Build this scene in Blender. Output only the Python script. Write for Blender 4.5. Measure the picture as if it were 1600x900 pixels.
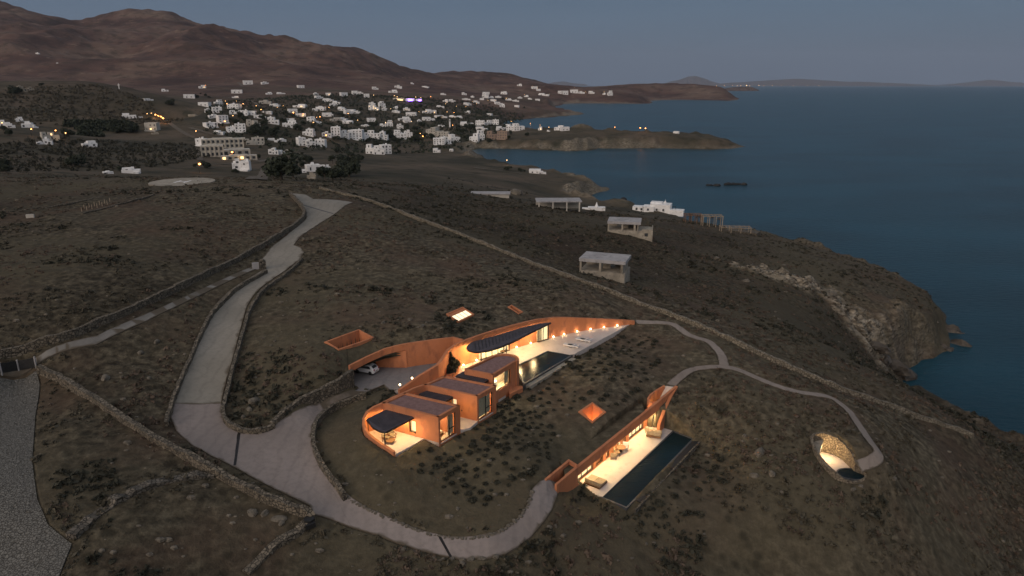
import bpy, bmesh, math, random
import numpy as np
from mathutils import Vector, geometry
# ------------------------------------------------------------------ camera, world, light
S = bpy.context.scene
for o in list(bpy.data.objects): bpy.data.objects.remove(o)
H = 80.0; F = 1067.0; PITCH = math.atan(318 / 1067.0)
CP, SP = math.cos(PITCH), math.sin(PITCH)
cam = bpy.data.cameras.new('camera'); camo = bpy.data.objects.new('camera', cam)
S.collection.objects.link(camo); S.camera = camo
cam.sensor_width = 36; cam.lens = 36 * F / 1600; cam.clip_start = 1; cam.clip_end = 200000
camo.location = (0, 0, H); camo.rotation_euler = (math.pi / 2 - PITCH, 0, 0)
SUN_EL, SUN_AZ = math.radians(4.0), math.radians(222)     # afterglow low behind the camera, to the left
w = bpy.data.worlds.new('World'); S.world = w; w.use_nodes = True
nt = w.node_tree; bg = nt.nodes['Background']
sky = nt.nodes.new('ShaderNodeTexSky'); sky.sky_type = 'NISHITA'; sky.sun_disc = False
sky.sun_elevation = SUN_EL; sky.sun_rotation = SUN_AZ; sky.altitude = 80; sky.air_density = 1.0; sky.dust_density = 2.0; sky.ozone_density = 2.5
# dusk: the clear-air sky mixed with the afterglow gradient (blue-grey east, bright pale west behind the camera)
def wn(t, **k):
    n = nt.nodes.new(t)
    for a_, v_ in k.items(): setattr(n, a_, v_)
    return n
geo = wn('ShaderNodeTexCoord'); sx = wn('ShaderNodeSeparateXYZ'); cm_ = wn('ShaderNodeMapping'); cm_.inputs['Scale'].default_value = (1.2, 1.2, 9.0); nt.links.new(geo.outputs['Generated'], cm_.inputs[0]); cn_ = wn('ShaderNodeTexNoise'); cn_.inputs['Scale'].default_value = 2.2; cn_.inputs['Detail'].default_value = 6; nt.links.new(cm_.outputs[0], cn_.inputs['Vector'])
nt.links.new(geo.outputs['Generated'], sx.inputs[0])
gr_ = wn('ShaderNodeValToRGB'); nt.links.new(sx.outputs['Z'], gr_.inputs[0]); el = gr_.color_ramp.elements
for k_, (p_, c_) in enumerate([(0.0, (.112,.146,.205)), (.06, (.094,.136,.205)), (.16, (.076,.120,.192)), (.5, (.16,.19,.24)), (1.0, (.25,.26,.29))]):
    e_ = el[k_] if k_ < 2 else el.new(p_); e_.position = p_; e_.color = (*c_, 1)
dt = wn('ShaderNodeVectorMath', operation='DOT_PRODUCT'); nt.links.new(geo.outputs['Generated'], dt.inputs[0]); dt.inputs[1].default_value = (-.42, -.88, .22)
mr = wn('ShaderNodeMapRange'); mr.interpolation_type = 'SMOOTHSTEP'; nt.links.new(dt.outputs['Value'], mr.inputs[0]); mr.inputs[1].default_value = .05; mr.inputs[2].default_value = 1.0
gl = wn('ShaderNodeMix', data_type='RGBA', blend_type='MIX'); nt.links.new(mr.outputs[0], gl.inputs[0]); gl.inputs[6].default_value = (0,0,0,1); gl.inputs[7].default_value = (.66,.55,.46,1)
ad = wn('ShaderNodeMix', data_type='RGBA', blend_type='ADD'); ad.inputs[0].default_value = 1
cr_ = wn('ShaderNodeMapRange'); nt.links.new(cn_.outputs[0], cr_.inputs[0]); cr_.inputs[1].default_value = .35; cr_.inputs[2].default_value = .7; cr_.inputs[3].default_value = .98; cr_.inputs[4].default_value = 1.05
vm_ = wn('ShaderNodeVectorMath', operation='SCALE'); nt.links.new(gr_.outputs[0], vm_.inputs[0]); nt.links.new(cr_.outputs[0], vm_.inputs['Scale']); nt.links.new(vm_.outputs[0], ad.inputs[6]); nt.links.new(gl.outputs[2], ad.inputs[7])
ns = wn('ShaderNodeMix', data_type='RGBA', blend_type='ADD'); ns.inputs[0].default_value = .018; nt.links.new(ad.outputs[2], ns.inputs[6]); nt.links.new(sky.outputs[0], ns.inputs[7])
nt.links.new(ns.outputs[2], bg.inputs[0]); bg.inputs[1].default_value = 1.0
sl = bpy.data.lights.new('sun', 'SUN'); slo = bpy.data.objects.new('sun', sl); S.collection.objects.link(slo)
sl.energy = 0.8; sl.angle = math.radians(22); sl.color = (1.0, 0.78, 0.62)
slo.rotation_euler = (math.radians(90 - 20), 0, -SUN_AZ + math.pi)
S.view_settings.view_transform = 'Standard'; S.view_settings.look = 'None'; S.view_settings.exposure = 0.0; S.view_settings.gamma = 1
S.render.engine = 'CYCLES'
rng = np.random.default_rng(7); random.seed(7)
# ------------------------------------------------------------------ picture <-> world
def ray(px, py):
    rx = (px - 800) / F; ry = (450 - py) / F
    return (rx, CP + ry * SP, -SP + ry * CP)
def P(px, py, z):
    d = ray(px, py); t = (z - H) / d[2]
    return (d[0] * t, d[1] * t, z)
def R(px, py, y):
    d = ray(px, py); t = y / d[1]
    return (d[0] * t, y, H + d[2] * t)
def G(px, y, z):
    return ((px - 800) / F * (y * CP - (z - H) * SP), y, z)
def proj(x, y, z):
    dep = y * CP - (z - H) * SP; up = y * SP + (z - H) * CP
    return 800 + F * x / dep, 450 - F * up / dep
# ------------------------------------------------------------------ relief: survey points -> smooth surface
V_ = [(0,880,38),(30,590,42.3),(30,800,40),(100,880,38.5),(180,650,41),(250,760,39.5),(400,870,35.8),(470,800,37),
(300,670,39.6),(365,700,38.9),(420,680,38.8),(500,630,38.8),(560,608,38.9),(640,592,39),(600,590,38.9),(485,720,37.7),(480,760,37.3),(560,800,36.1),(640,850,35.2),(700,860,35),(780,850,35.3),(835,800,36),(858,755,36.4),
(330,600,40.7),(345,540,42.3),(365,480,44),(410,430,45.5),(440,395,46.5),(480,350,48),(500,325,49),(520,318,49.3),(470,305,50),
(400,415,46),(320,455,45.9),(200,505,45.6),(60,560,44.3),(0,577,43.8),(200,560,43.2),(180,600,42.2),(270,540,43.3),
(100,480,48),(0,520,46.8),(200,420,49.5),(300,350,50.5),(100,380,50),(0,400,50),(400,310,51),(0,300,51),(200,300,51),(285,284,50.8),(450,292,50.6),(100,290,51),
(430,600,40.8),(400,645,39.6),(450,500,43.8),(550,450,44.8),(540,370,47.2),(540,580,41),(600,520,43.2),(700,500,43),(650,420,44.8),(760,450,43),(800,495,42.6),(870,485,42.2),(940,485,41.2),(990,492,39.6),
(700,360,44.3),(600,328,47),(900,430,40.6),(1000,467,39.6),(1100,507,38.2),(1200,552,35.6),(1300,595,32.5),(1430,640,27),(1520,675,22.5),
(632,530,42.7),(708,520,42.9),(546,562,41.8),
(569,660,40),(575,690,39.2),(600,710,38.8),(640,720,38),(690,705,38),(755,670,38),(785,640,38),(820,607,38.2),(895,562,38.5),(984,510,38.9),
(700,760,36.9),(600,760,37.6),(650,800,36.3),(750,800,36.1),(800,760,36.7),(850,700,37.1),(900,650,37.6),(940,640,37.7),(960,560,38.5),(1000,600,38),(1043,600,37.5),(1090,574,37.8),(1132,572,37.9),(1050,510,38.9),(1107,533,38.4),(868,735,36.5),(960,665,36.8),
(1239,610,36),(1300,620,34.8),(1355,680,33.8),(1378,712,33.3),(1340,740,32.6),(1270,680,34.3),(1200,700,34),(1100,640,36),(1072,660,34.6),(1092,690,32.75),(1052,740,32.7),(985,797,32.55),(585,617,39.1),(603,611,39.3),(1000,860,30.5),(900,830,33.6),(870,880,32.5),(800,890,33.6),(660,892,34.3),(560,850,35.3),(500,880,35),(1100,800,31.2),(1200,800,31.2),(1300,800,30.7),(1200,890,27.5),(1400,740,31),(1400,820,28),(1500,750,24),(1500,870,22),(1600,780,16),(1600,890,14),(1560,700,16.5),(1600,714,9),
(1500,655,12),(1450,628,13),(1400,602,8),(1350,560,13),(1300,500,20),(1390,575,5),(1200,430,26),(1100,400,28),(1000,400,33),(1300,450,20),(1400,500,14),(1250,520,30),(1150,490,34),
(905,428,38),(980,442,35.5),(948,370,36.5),(1018,378,33.5),(800,350,38),(800,310,31),(740,300,32),(700,330,40),(620,270,30),(570,300,46),(560,250,18),(860,300,9),(800,285,15),(860,277,7),(925,291,4),(700,250,10),(780,264,8),
(600,230,8),(500,260,22),(400,250,23),(350,262,25),(300,240,24),(200,230,30),(100,230,35),(0,230,40),(0,262,38),(100,262,34),(190,268,31),(450,277,31),(0,200,45),(100,200,38),(200,205,34),
(900,776,33.5),(922,787,32.9),(948,803,32.6),(884,770,34.5),(940,535,38.4),(962,522,38.5),(915,547,38.4),(850,587,38.3),(1010,622,36.8),(1000,640,36.6),(1025,612,37.1),(500,600,40.9),(470,620,40.3),(800,222,9),(900,222,9),(760,215,8),(1000,222,8)]
R_ = [(850,322,340),(960,334,330),(1100,352,310),(1180,365,300),(1300,400,260),(1400,435,240),(1480,480,224),
(0,133,1100),(60,133,1100),(110,128,1050),(150,129,1050),(200,142,1000),(250,165,950),(300,190,900),(0,175,780),(150,180,760),
(300,150,1700),(400,150,1700),(500,150,1700),(600,155,1600),(400,190,1150),(500,200,1050),(300,205,900),(600,190,1250),(700,200,1150),(700,170,1600),(800,162,2000),(700,150,2200),(780,175,1750),(800,147,2700),(860,152,2500),(740,190,1350),
(0,115,2200),(200,130,2300),(100,122,2300),(300,130,2300),(450,135,2300),(550,138,2400),(650,142,2600),(720,142,3000),(800,140,3300),
(215,85,3100),(100,95,2900),(0,90,2700),(330,95,3000),(400,100,3000),(500,112,3000),(580,115,3100),(280,60,3500),(150,65,3500),(60,60,3500),(400,80,3400),(0,45,3300),
(900,207,960),(1000,209,950),(1100,213,935),(1150,222,925),(820,205,1010),
(860,172,2080),(820,167,2050),(895,173,2070),(880,140,3350),(940,143,3350),(1000,150,3300),(900,152,3270),(990,134.5,4300),(1050,142.5,4200),(1130,139,4180),(1148,146,4150),(920,137,4400),(1030,148,4150)]
SKY_ = [(-120,30),(-60,12),(0,9),(30,20),(60,30),(100,37),(140,36),(165,28),(190,19),(215,17),(245,20),(280,32),(320,44),(360,54),(400,59),(440,67),(465,78),(490,80),(530,81),(560,83),(590,90),(620,101),(650,113)]
SKY2_ = [(676,121),(700,118),(728,118),(764,115),(798,117),(815,122),(834,126),(860,134)]
ctl = [P(*a) for a in V_] + [R(*a) for a in R_]
for a, b in SKY_:
    p = R(a, b, 4200); ctl.append(p); ctl.append((p[0] * 1.3, p[1] * 1.3, p[2] * 0.55))
for a, b in SKY2_:
    p = R(a, b, 4800); ctl.append(p); ctl.append((p[0] * 1.22, p[1] * 1.22, max(20, p[2] * 0.5)))
ctl += [G(0,1500,62), G(150,1500,62), G(250,1400,50), G(676,3900,60), G(740,3900,60), (0,30,33.5), (-30,20,38), (40,20,27), (80,40,15), (-80,30,44), (0,8,34), (-120,80,46), (-200,160,53), (150,60,8),
        (-300,250,53), (-500,400,50), (-900,800,70), (-2000,1500,150), (10,45,34)]
ctl = np.array(ctl); CU = np.c_[np.arctan2(ctl[:,0], ctl[:,1]), np.log(np.hypot(ctl[:,0], ctl[:,1]))]
def _k(d2): return np.where(d2 > 0, d2 * np.log(np.maximum(d2, 1e-12)) * 0.5, 0)
n_ = len(CU)
K = _k(((CU[:,None] - CU[None]) ** 2).sum(-1)) + np.eye(n_) * 2e-5
A_ = np.zeros((n_ + 3, n_ + 3)); A_[:n_,:n_] = K; A_[:n_,n_] = 1; A_[:n_,n_+1:] = CU; A_[n_,:n_] = 1; A_[n_+1:,:n_] = CU.T
W_ = np.linalg.solve(A_, np.r_[ctl[:,2], 0, 0, 0])
def tps(u):
    out = np.empty(len(u))
    for i in range(0, len(u), 20000):
        q = u[i:i+20000]
        out[i:i+20000] = _k(((q[:,None] - CU[None]) ** 2).sum(-1)) @ W_[:n_] + W_[n_] + q @ W_[n_+1:]
    return out
# the shore line, in order round the land
coast = [P(2100,950,0), P(1900,860,0), P(1750,780,0), P(1610,700,0), P(1500,640,0), P(1440,605,0), P(1409,603,0), P(1416,580,0), P(1434,562,0), P(1474,548,0), P(1486,512,0)]
coast = [c[:2] for c in coast] + [(156,236),(152,258),(142,292),(132,330),(112,385),(98,430),(66,462)]
coast += [P(a,b,0)[:2] for a, b in [(905,313),(912,309),(928,303),(948,299),(950,295),(935,288),(912,281),(880,273),(852,268),(820,263),(789,258),(765,254),(745,250),(755,247),(748,243),(728,240),(733,235),(745,232),(770,232),(810,232.5),(850,234),(888,236),(915,235),(935,232),(965,232.5),(1020,231.5),(1060,232.5),(1110,233),(1145,232.5),(1166,229)]]
coast += [G(a,b,0)[:2] for a, b in [(1160,960),(1120,975),(1000,1000),(900,1030),(850,1060),(800,1180)]]
coast += [P(a,b,0)[:2] for a, b in [(790,193),(792,189.5),(807,187),(822,185.5),(850,183.5),(870,181.8),(900,180),(914,178)]]
coast += [G(a,b,0)[:2] for a, b in [(905,2120),(870,2250),(865,2700)]]
coast += [P(a,b,0)[:2] for a, b in [(878,162.5),(900,161.5),(960,161.8),(1000,162.3),(1020,162),(1024,160)]]
coast += [G(1020,3600,0)[:2]] + [P(a,b,0)[:2] for a, b in [(1030,156.5),(1070,156),(1110,156.8),(1140,157.5),(1156,156)]]
coast += [G(a,b,0)[:2] for a, b in [(1160,4250),(1140,4450),(1000,4700),(860,5200),(760,6500)]] + [(-2500,9000),(-6500,7500),(-6500,-200),(300,-200)]
coast = np.array(coast)
def sdist(x, y, poly, closed=True):
    """signed distance to a polygon, positive inside"""
    x = np.asarray(x, float).ravel(); y = np.asarray(y, float).ravel(); poly = np.asarray(poly, float)[:, :2]
    d = np.full(len(x), 1e18); ins = np.zeros(len(x), bool); n = len(poly)
    for i in range(n if closed else n - 1):
        ax, ay = poly[i]; bx, by = poly[(i+1) % n]; ex, ey = bx - ax, by - ay
        t = np.clip(((x-ax)*ex + (y-ay)*ey) / max(ex*ex+ey*ey, 1e-12), 0, 1)
        d = np.minimum(d, (x-ax-t*ex)**2 + (y-ay-t*ey)**2)
        if closed and ay != by:
            c = ((ay > y) != (by > y)) & (x < ex * (y-ay) / ey + ax); ins ^= c
    d = np.sqrt(d)
    return np.where(ins, d, -d) if closed else d
def _h(ix, iy, s):
    h = (ix * 374761393 + iy * 668265263 + s * 2246822519) & 0xffffffff
    h = ((h ^ (h >> 13)) * 1274126177) & 0xffffffff
    return ((h ^ (h >> 16)) & 0xffff) / 65535.0
def vnoise(x, y, s=0):
    x = np.asarray(x, float); y = np.asarray(y, float)
    ix = np.floor(x).astype(np.int64); iy = np.floor(y).astype(np.int64); fx = x - ix; fy = y - iy
    fx = fx*fx*(3-2*fx); fy = fy*fy*(3-2*fy)
    a = _h(ix,iy,s); b = _h(ix+1,iy,s); c = _h(ix,iy+1,s); d = _h(ix+1,iy+1,s)
    return (a*(1-fx)+b*fx)*(1-fy) + (c*(1-fx)+d*fx)*fy - 0.5
def sm(a, b, x):
    t = np.clip((x - a) / (b - a), 0, 1); return t*t*(3-2*t)
# polar survey grid centred under the camera (only a choice of mesh density)
TH0, TH1, NT = math.radians(-56), math.radians(56), 900
lr = [math.log(8.0)]
while lr[-1] < math.log(7000):
    r_ = math.exp(lr[-1]); lr.append(lr[-1] + (0.03 if r_ < 34 else 0.0023 if r_ < 260 else 0.0045))
lr = np.array(lr); NR = len(lr); th = np.linspace(TH0, TH1, NT)
cs = 5   # coarse factor for the spline
lc = np.linspace(lr[0], lr[-1], 420); tc = np.linspace(TH0, TH1, 220)
Sc = tps(np.stack(np.meshgrid(tc, lc, indexing='xy'), -1).reshape(-1, 2)).reshape(len(lc), len(tc))
def interp(grid, uu, vv, us, vs):
    fi = np.clip(np.interp(uu, us, np.arange(len(us))), 0, len(us) - 1.001); fj = np.clip(np.interp(vv, vs, np.arange(len(vs))), 0, len(vs) - 1.001)
    i = fi.astype(int); j = fj.astype(int); a = fi - i; b = fj - j
    return (grid[j,i]*(1-a)+grid[j,i+1]*a)*(1-b) + (grid[j+1,i]*(1-a)+grid[j+1,i+1]*a)*b
def Sxy(x, y):
    """smooth ground height, shore included"""
    x = np.atleast_1d(np.asarray(x, float)); y = np.atleast_1d(np.asarray(y, float))
    u = np.arctan2(x, y); r = np.hypot(x, y); s = np.maximum(interp(Sc, u, np.log(np.maximum(r, 8)), tc, lc), 1.5)
    sd = sdist(x, y, coast) + vnoise(x/(r*.03+1), y/(r*.03+1), 5) * r * .012 + vnoise(x/(r*.008+1), y/(r*.008+1), 6) * r * .012
    wd = 0.025 * r + 2
    return np.where(sd > 0, s * np.minimum(1, sm(-0.35, 1, sd / wd) ) - s*sm(-.35,1,0*sd)*(1-sm(0,1,sd/wd)), -3.0 * np.minimum(1, -sd / wd) )
def march(fn, px, py, lo=28, hi=7000, n=900):
    d = ray(px, py); ys = np.exp(np.linspace(math.log(lo), math.log(hi), n)); t = ys / d[1]
    z = H + d[2] * t; g = fn(d[0] * t, ys); k = np.where(z <= g)[0]
    if len(k) == 0: return P(px, py, 0) if d[2] < 0 else None
    k = k[0]
    if k == 0: return (d[0]*t[0], ys[0], g[0])
    a, b = (z-g)[k-1], (z-g)[k]; q = a / (a - b); tt = t[k-1] + (t[k] - t[k-1]) * q
    return (d[0]*tt, d[1]*tt, H + d[2]*tt)
def hs(px, py): return march(Sxy, px, py)
# ------------------------------------------------------------------ materials
def newmat(name):
    m = bpy.data.materials.new(name); m.use_nodes = True; nt = m.node_tree
    b = nt.nodes['Principled BSDF']; return m, nt, b
def N(nt, typ, **k):
    n = nt.nodes.new(typ)
    for a, v in k.items():
        if a.startswith('i_'):
            key = a[2:]; key = int(key) if key.isdigit() else key.replace('_', ' ')
            n.inputs[key].default_value = v
        else: setattr(n, a, v)
    return n
def ramp(nt, fac, stops, interp='LINEAR'):
    r = N(nt, 'ShaderNodeValToRGB'); r.color_ramp.interpolation = interp; e = r.color_ramp.elements
    while len(e) > 1: e.remove(e[-1])
    e[0].position, e[0].color = stops[0][0], (*stops[0][1], 1)
    for p, c in stops[1:]:
        q = e.new(p); q.color = (*c, 1)
    if fac is not None: nt.links.new(fac, r.inputs[0])
    return r
def noisy(name, c1, c2, scale=1.0, rough=0.85, c3=None, scale2=None, bump=0.0, bscale=None, stretch=None, metallic=0.0, lo=.35, hi=.65, detail=5.0):
    """two or three tones of one material mixed by noise, in metres"""
    m, nt, b = newmat(name); L = nt.links.new
    tc = N(nt, 'ShaderNodeTexCoord'); v = tc.outputs['Object']
    if stretch:
        mp = N(nt, 'ShaderNodeMapping'); mp.inputs['Scale'].default_value = stretch; L(v, mp.inputs[0]); v = mp.outputs[0]
    n = N(nt, 'ShaderNodeTexNoise', i_Scale=scale, i_Detail=detail); L(v, n.inputs['Vector'])
    col = ramp(nt, n.outputs[0], [(lo, c1), (hi, c2)]).outputs[0]
    if c3:
        n2 = N(nt, 'ShaderNodeTexNoise', i_Scale=scale2 or scale*4, i_Detail=4.0); L(v, n2.inputs['Vector'])
        r2 = ramp(nt, n2.outputs[0], [(.52, (0,0,0)), (.68, (1,1,1))])
        mx = N(nt, 'ShaderNodeMix', data_type='RGBA'); L(r2.outputs[0], mx.inputs[0]); L(col, mx.inputs[6]); mx.inputs[7].default_value = (*c3, 1); col = mx.outputs[2]
    L(col, b.inputs['Base Color']); b.inputs['Roughness'].default_value = rough; b.inputs['Metallic'].default_value = metallic
    if bump:
        n3 = N(nt, 'ShaderNodeTexNoise', i_Scale=bscale or scale*6, i_Detail=6.0); L(v, n3.inputs['Vector'])
        bp = N(nt, 'ShaderNodeBump', i_Strength=1.0, i_Distance=bump); L(n3.outputs[0], bp.inputs['Height']); L(bp.outputs[0], b.inputs['Normal'])
    return m
def emis(name, col, s):
    m, nt, b = newmat(name); b.inputs['Base Color'].default_value = (*col, 1); b.inputs['Emission Color'].default_value = (*col, 1); b.inputs['Emission Strength'].default_value = s
    return m
M = {}
M['plaster'] = noisy('terracotta_plaster', (.48,.182,.080), (.57,.222,.102), .45, .92, c3=(.40,.155,.078), scale2=1.1, bump=.015, bscale=5, stretch=(1,1,.45), detail=8)
M['gravel_roof'] = noisy('roof_gravel', (.20,.115,.105), (.27,.165,.15), 2.2, .95, c3=(.16,.10,.09), bump=.02, bscale=18)
M['cream'] = noisy('cream_lining', (.62,.52,.38), (.7,.6,.45), .8, .8)
M['deck'] = noisy('deck_screed', (.56,.50,.46), (.64,.575,.53), .35, .7, c3=(.52,.46,.42), scale2=1.4)
M['pergola'] = noisy('pergola_cane', (.055,.05,.06), (.085,.075,.085), 1.2, .8, bump=.01)
M['dark_metal'] = noisy('dark_metal', (.03,.026,.024), (.045,.04,.035), 3, .45, metallic=.6)
M['white'] = noisy('whitewash', (.80,.80,.79), (.90,.90,.88), .15, .85, c3=(.62,.61,.58), scale2=.5)
M['offwhite'] = noisy('offwhite_render', (.42,.40,.35), (.55,.52,.46), .15, .88)
M['beige'] = noisy('beige_render', (.50,.47,.40), (.58,.54,.46), .15, .88)
M['tan'] = noisy('tan_stone_render', (.27,.20,.155), (.34,.255,.20), .3, .9)
M['concrete'] = noisy('raw_concrete', (.27,.24,.19), (.40,.36,.29), .4, .92, c3=(.22,.20,.17), scale2=1.2, bump=.02)
M['slab'] = noisy('roof_slab_concrete', (.33,.32,.32), (.42,.41,.41), .3, .92, c3=(.24,.24,.24), scale2=.9)
M['win_dark'] = noisy('window_dark', (.03,.035,.04), (.06,.065,.07), .5, .3)
M['blue_paint'] = noisy('blue_shutter_paint', (.03,.06,.16), (.05,.09,.22), 1, .6)
M['win_lit'] = emis('window_lit', (1.0,.62,.28), 2.2)
M['trunk'] = noisy('bark', (.05,.04,.03), (.1,.08,.06), 4, .95)
M['rock'] = noisy('boulder_stone', (.105,.092,.072), (.20,.175,.135), .9, .95, c3=(.07,.06,.048), scale2=2.4, bump=.12, bscale=3)
M['sofa'] = noisy('sofa_fabric', (.27,.22,.15), (.36,.30,.21), 2, .95)
M['wood'] = noisy('teak', (.16,.085,.04), (.24,.13,.065), 2, .7, stretch=(1,8,1))
M['white_fabric'] = noisy('white_fabric', (.6,.6,.62), (.7,.7,.72), 2, .9)
M['black'] = noisy('black_rubber', (.012,.012,.012), (.02,.02,.02), 4, .6)
M['bulb'] = emis('bulb_warm', (1.0,.72,.40), 14)
M['bulb_orange'] = emis('bulb_orange', (1.0,.36,.09), 8)
M['bulb_pale'] = emis('bulb_pale', (1.0,.60,.27), 7)
M['bulb_town'] = emis('bulb_town', (1.0,.50,.18), 7)
M['bulb_purple'] = emis('bulb_purple', (.33,.12,1.0), 9)
M['glow_pane'] = emis('skylight_glow', (1.0,.83,.55), 1.15)
def leafmat(name, a, b_): 
    m = noisy(name, a, b_, .9, .9, detail=3); return m
M['leaf_dark'] = leafmat('scrub_dark', (.026,.027,.017), (.052,.050,.033))
M['leaf_olive'] = leafmat('scrub_olive', (.055,.050,.033), (.10,.087,.060))
M['leaf_dry'] = leafmat('scrub_dry', (.085,.060,.043), (.135,.100,.072))
M['leaf_tree'] = leafmat('tree_leaf', (.018,.026,.016), (.045,.055,.032))
M['palm_dry'] = leafmat('palm_dry', (.06,.035,.022), (.11,.07,.045))
def stone(name, c1, c2, mortar, scale=2.2):
    m, nt, b = newmat(name); L = nt.links.new; tc = N(nt, 'ShaderNodeTexCoord')
    nz = N(nt, 'ShaderNodeTexNoise', i_Scale=1.2); L(tc.outputs['Object'], nz.inputs['Vector'])
    ad = N(nt, 'ShaderNodeMix', data_type='VECTOR'); ad.inputs[0].default_value = .12; L(tc.outputs['Object'], ad.inputs[4]); L(nz.outputs['Color'], ad.inputs[5])
    v1 = N(nt, 'ShaderNodeTexVoronoi', feature='F1', i_Scale=scale); L(ad.outputs[1], v1.inputs['Vector'])
    v2 = N(nt, 'ShaderNodeTexVoronoi', feature='DISTANCE_TO_EDGE', i_Scale=scale); L(ad.outputs[1], v2.inputs['Vector'])
    sp = N(nt, 'ShaderNodeSeparateColor'); L(v1.outputs['Color'], sp.inputs[0])
    r1 = ramp(nt, sp.outputs[0], [(0, c1), (1, c2)]); r2 = ramp(nt, v2.outputs['Distance'], [(.02, (0,0,0)), (.09, (1,1,1))])
    mx = N(nt, 'ShaderNodeMix', data_type='RGBA'); L(r2.outputs[0], mx.inputs[0]); mx.inputs[6].default_value = (*mortar, 1); L(r1.outputs[0], mx.inputs[7])
    L(mx.outputs[2], b.inputs['Base Color']); b.inputs['Roughness'].default_value = .95
    bp = N(nt, 'ShaderNodeBump', i_Distance=.12); L(r2.outputs[0], bp.inputs['Height']); L(bp.outputs[0], b.inputs['Normal'])
    return m
M['stone'] = stone('dry_stone', (.10,.085,.062), (.225,.19,.14), (.035,.03,.022), 2.8)
M['stone_dark'] = stone('dry_stone_dark', (.085,.075,.06), (.19,.165,.13), (.03,.027,.02), 2.6)
M['stone_pale'] = stone('dry_stone_pale', (.17,.15,.11), (.31,.27,.205), (.07,.06,.045), 2.6)
M['grotto_stone'] = stone('grotto_stone', (.17,.14,.10), (.27,.225,.16), (.09,.07,.05), 3.2)
def roadmat(name, c1, c2, c3):
    m, nt, b = newmat(name); L = nt.links.new; tc = N(nt, 'ShaderNodeTexCoord'); v = tc.outputs['Object']
    a = N(nt, 'ShaderNodeTexNoise', i_Scale=.09, i_Detail=4.0); L(v, a.inputs['Vector'])
    q = N(nt, 'ShaderNodeTexNoise', i_Scale=1.7, i_Detail=8.0, i_Roughness=.65); L(v, q.inputs['Vector'])
    r1 = ramp(nt, a.outputs[0], [(.38, c1), (.62, c2)]); r2 = ramp(nt, q.outputs[0], [(.45, (0,0,0)), (.75, (1,1,1))])
    ml = N(nt, 'ShaderNodeMath', operation='MULTIPLY'); L(r2.outputs[0], ml.inputs[0]); ml.inputs[1].default_value = .6
    mx = N(nt, 'ShaderNodeMix', data_type='RGBA'); L(ml.outputs[0], mx.inputs[0]); L(r1.outputs[0], mx.inputs[6]); mx.inputs[7].default_value = (*c3, 1)
    wv = N(nt, 'ShaderNodeTexWave', i_Scale=.16, i_Distortion=9.0, i_Detail=4.0); L(v, wv.inputs['Vector'])
    r3 = ramp(nt, wv.outputs[0], [(0, (.90,.90,.90)), (.3, (1,1,1))]); m2 = N(nt, 'ShaderNodeMix', data_type='RGBA', blend_type='MULTIPLY'); m2.inputs[0].default_value = 1
    L(mx.outputs[2], m2.inputs[6]); L(r3.outputs[0], m2.inputs[7])
    at = N(nt, 'ShaderNodeAttribute', attribute_name='edge'); dn = N(nt, 'ShaderNodeTexNoise', i_Scale=.55, i_Detail=6.0); L(v, dn.inputs['Vector'])
    su = N(nt, 'ShaderNodeMath', operation='ADD'); L(at.outputs['Fac'], su.inputs[0]); L(dn.outputs[0], su.inputs[1]); dr_ = ramp(nt, su.outputs[0], [(.52, (1,1,1)), (.86, (0,0,0))])
    m3 = N(nt, 'ShaderNodeMix', data_type='RGBA'); L(dr_.outputs[0], m3.inputs[0]); L(m2.outputs[2], m3.inputs[6]); m3.inputs[7].default_value = (.105,.085,.06,1)
    ck = N(nt, 'ShaderNodeTexVoronoi', feature='DISTANCE_TO_EDGE', i_Scale=.17); L(v, ck.inputs['Vector']); cr_ = ramp(nt, ck.outputs['Distance'], [(.0, (.88,.88,.88)), (.008, (1,1,1))]); m4 = N(nt, 'ShaderNodeMix', data_type='RGBA', blend_type='MULTIPLY'); m4.inputs[0].default_value = 1
    L(m3.outputs[2], m4.inputs[6]); L(cr_.outputs[0], m4.inputs[7]); L(m4.outputs[2], b.inputs['Base Color']); b.inputs['Roughness'].default_value = .9
    bp = N(nt, 'ShaderNodeBump', i_Distance=.015); L(q.outputs[0], bp.inputs['Height']); L(bp.outputs[0], b.inputs['Normal'])
    return m
M['road_up'] = roadmat('road_concrete_upper', (.25,.23,.19), (.31,.285,.24), (.19,.175,.145))
M['road_low'] = roadmat('road_concrete_lower', (.245,.21,.19), (.305,.26,.235), (.185,.16,.148))
M['track'] = roadmat('track_concrete', (.20,.19,.17), (.255,.24,.215), (.15,.14,.125))
M['court'] = roadmat('court_paving', (.19,.18,.18), (.24,.225,.22), (.15,.14,.14))
M['paved'] = roadmat('stone_paving_path', (.24,.20,.17), (.30,.255,.22), (.20,.17,.14))
M['cobble'] = stone('cobble_paving', (.115,.112,.10), (.18,.175,.155), (.08,.075,.063), 4.2)
def glass():
    m = bpy.data.materials.new('window_glass'); m.use_nodes = True; nt = m.node_tree; nt.nodes.clear(); L = nt.links.new
    o = N(nt, 'ShaderNodeOutputMaterial'); t = N(nt, 'ShaderNodeBsdfTransparent', i_Color=(.9,.93,.92,1)); g = N(nt, 'ShaderNodeBsdfGlossy', i_Roughness=.02)
    mx = N(nt, 'ShaderNodeMixShader'); mx.inputs[0].default_value = .07; L(t.outputs[0], mx.inputs[1]); L(g.outputs[0], mx.inputs[2]); L(mx.outputs[0], o.inputs[0])
    return m
M['glass'] = glass()
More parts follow.
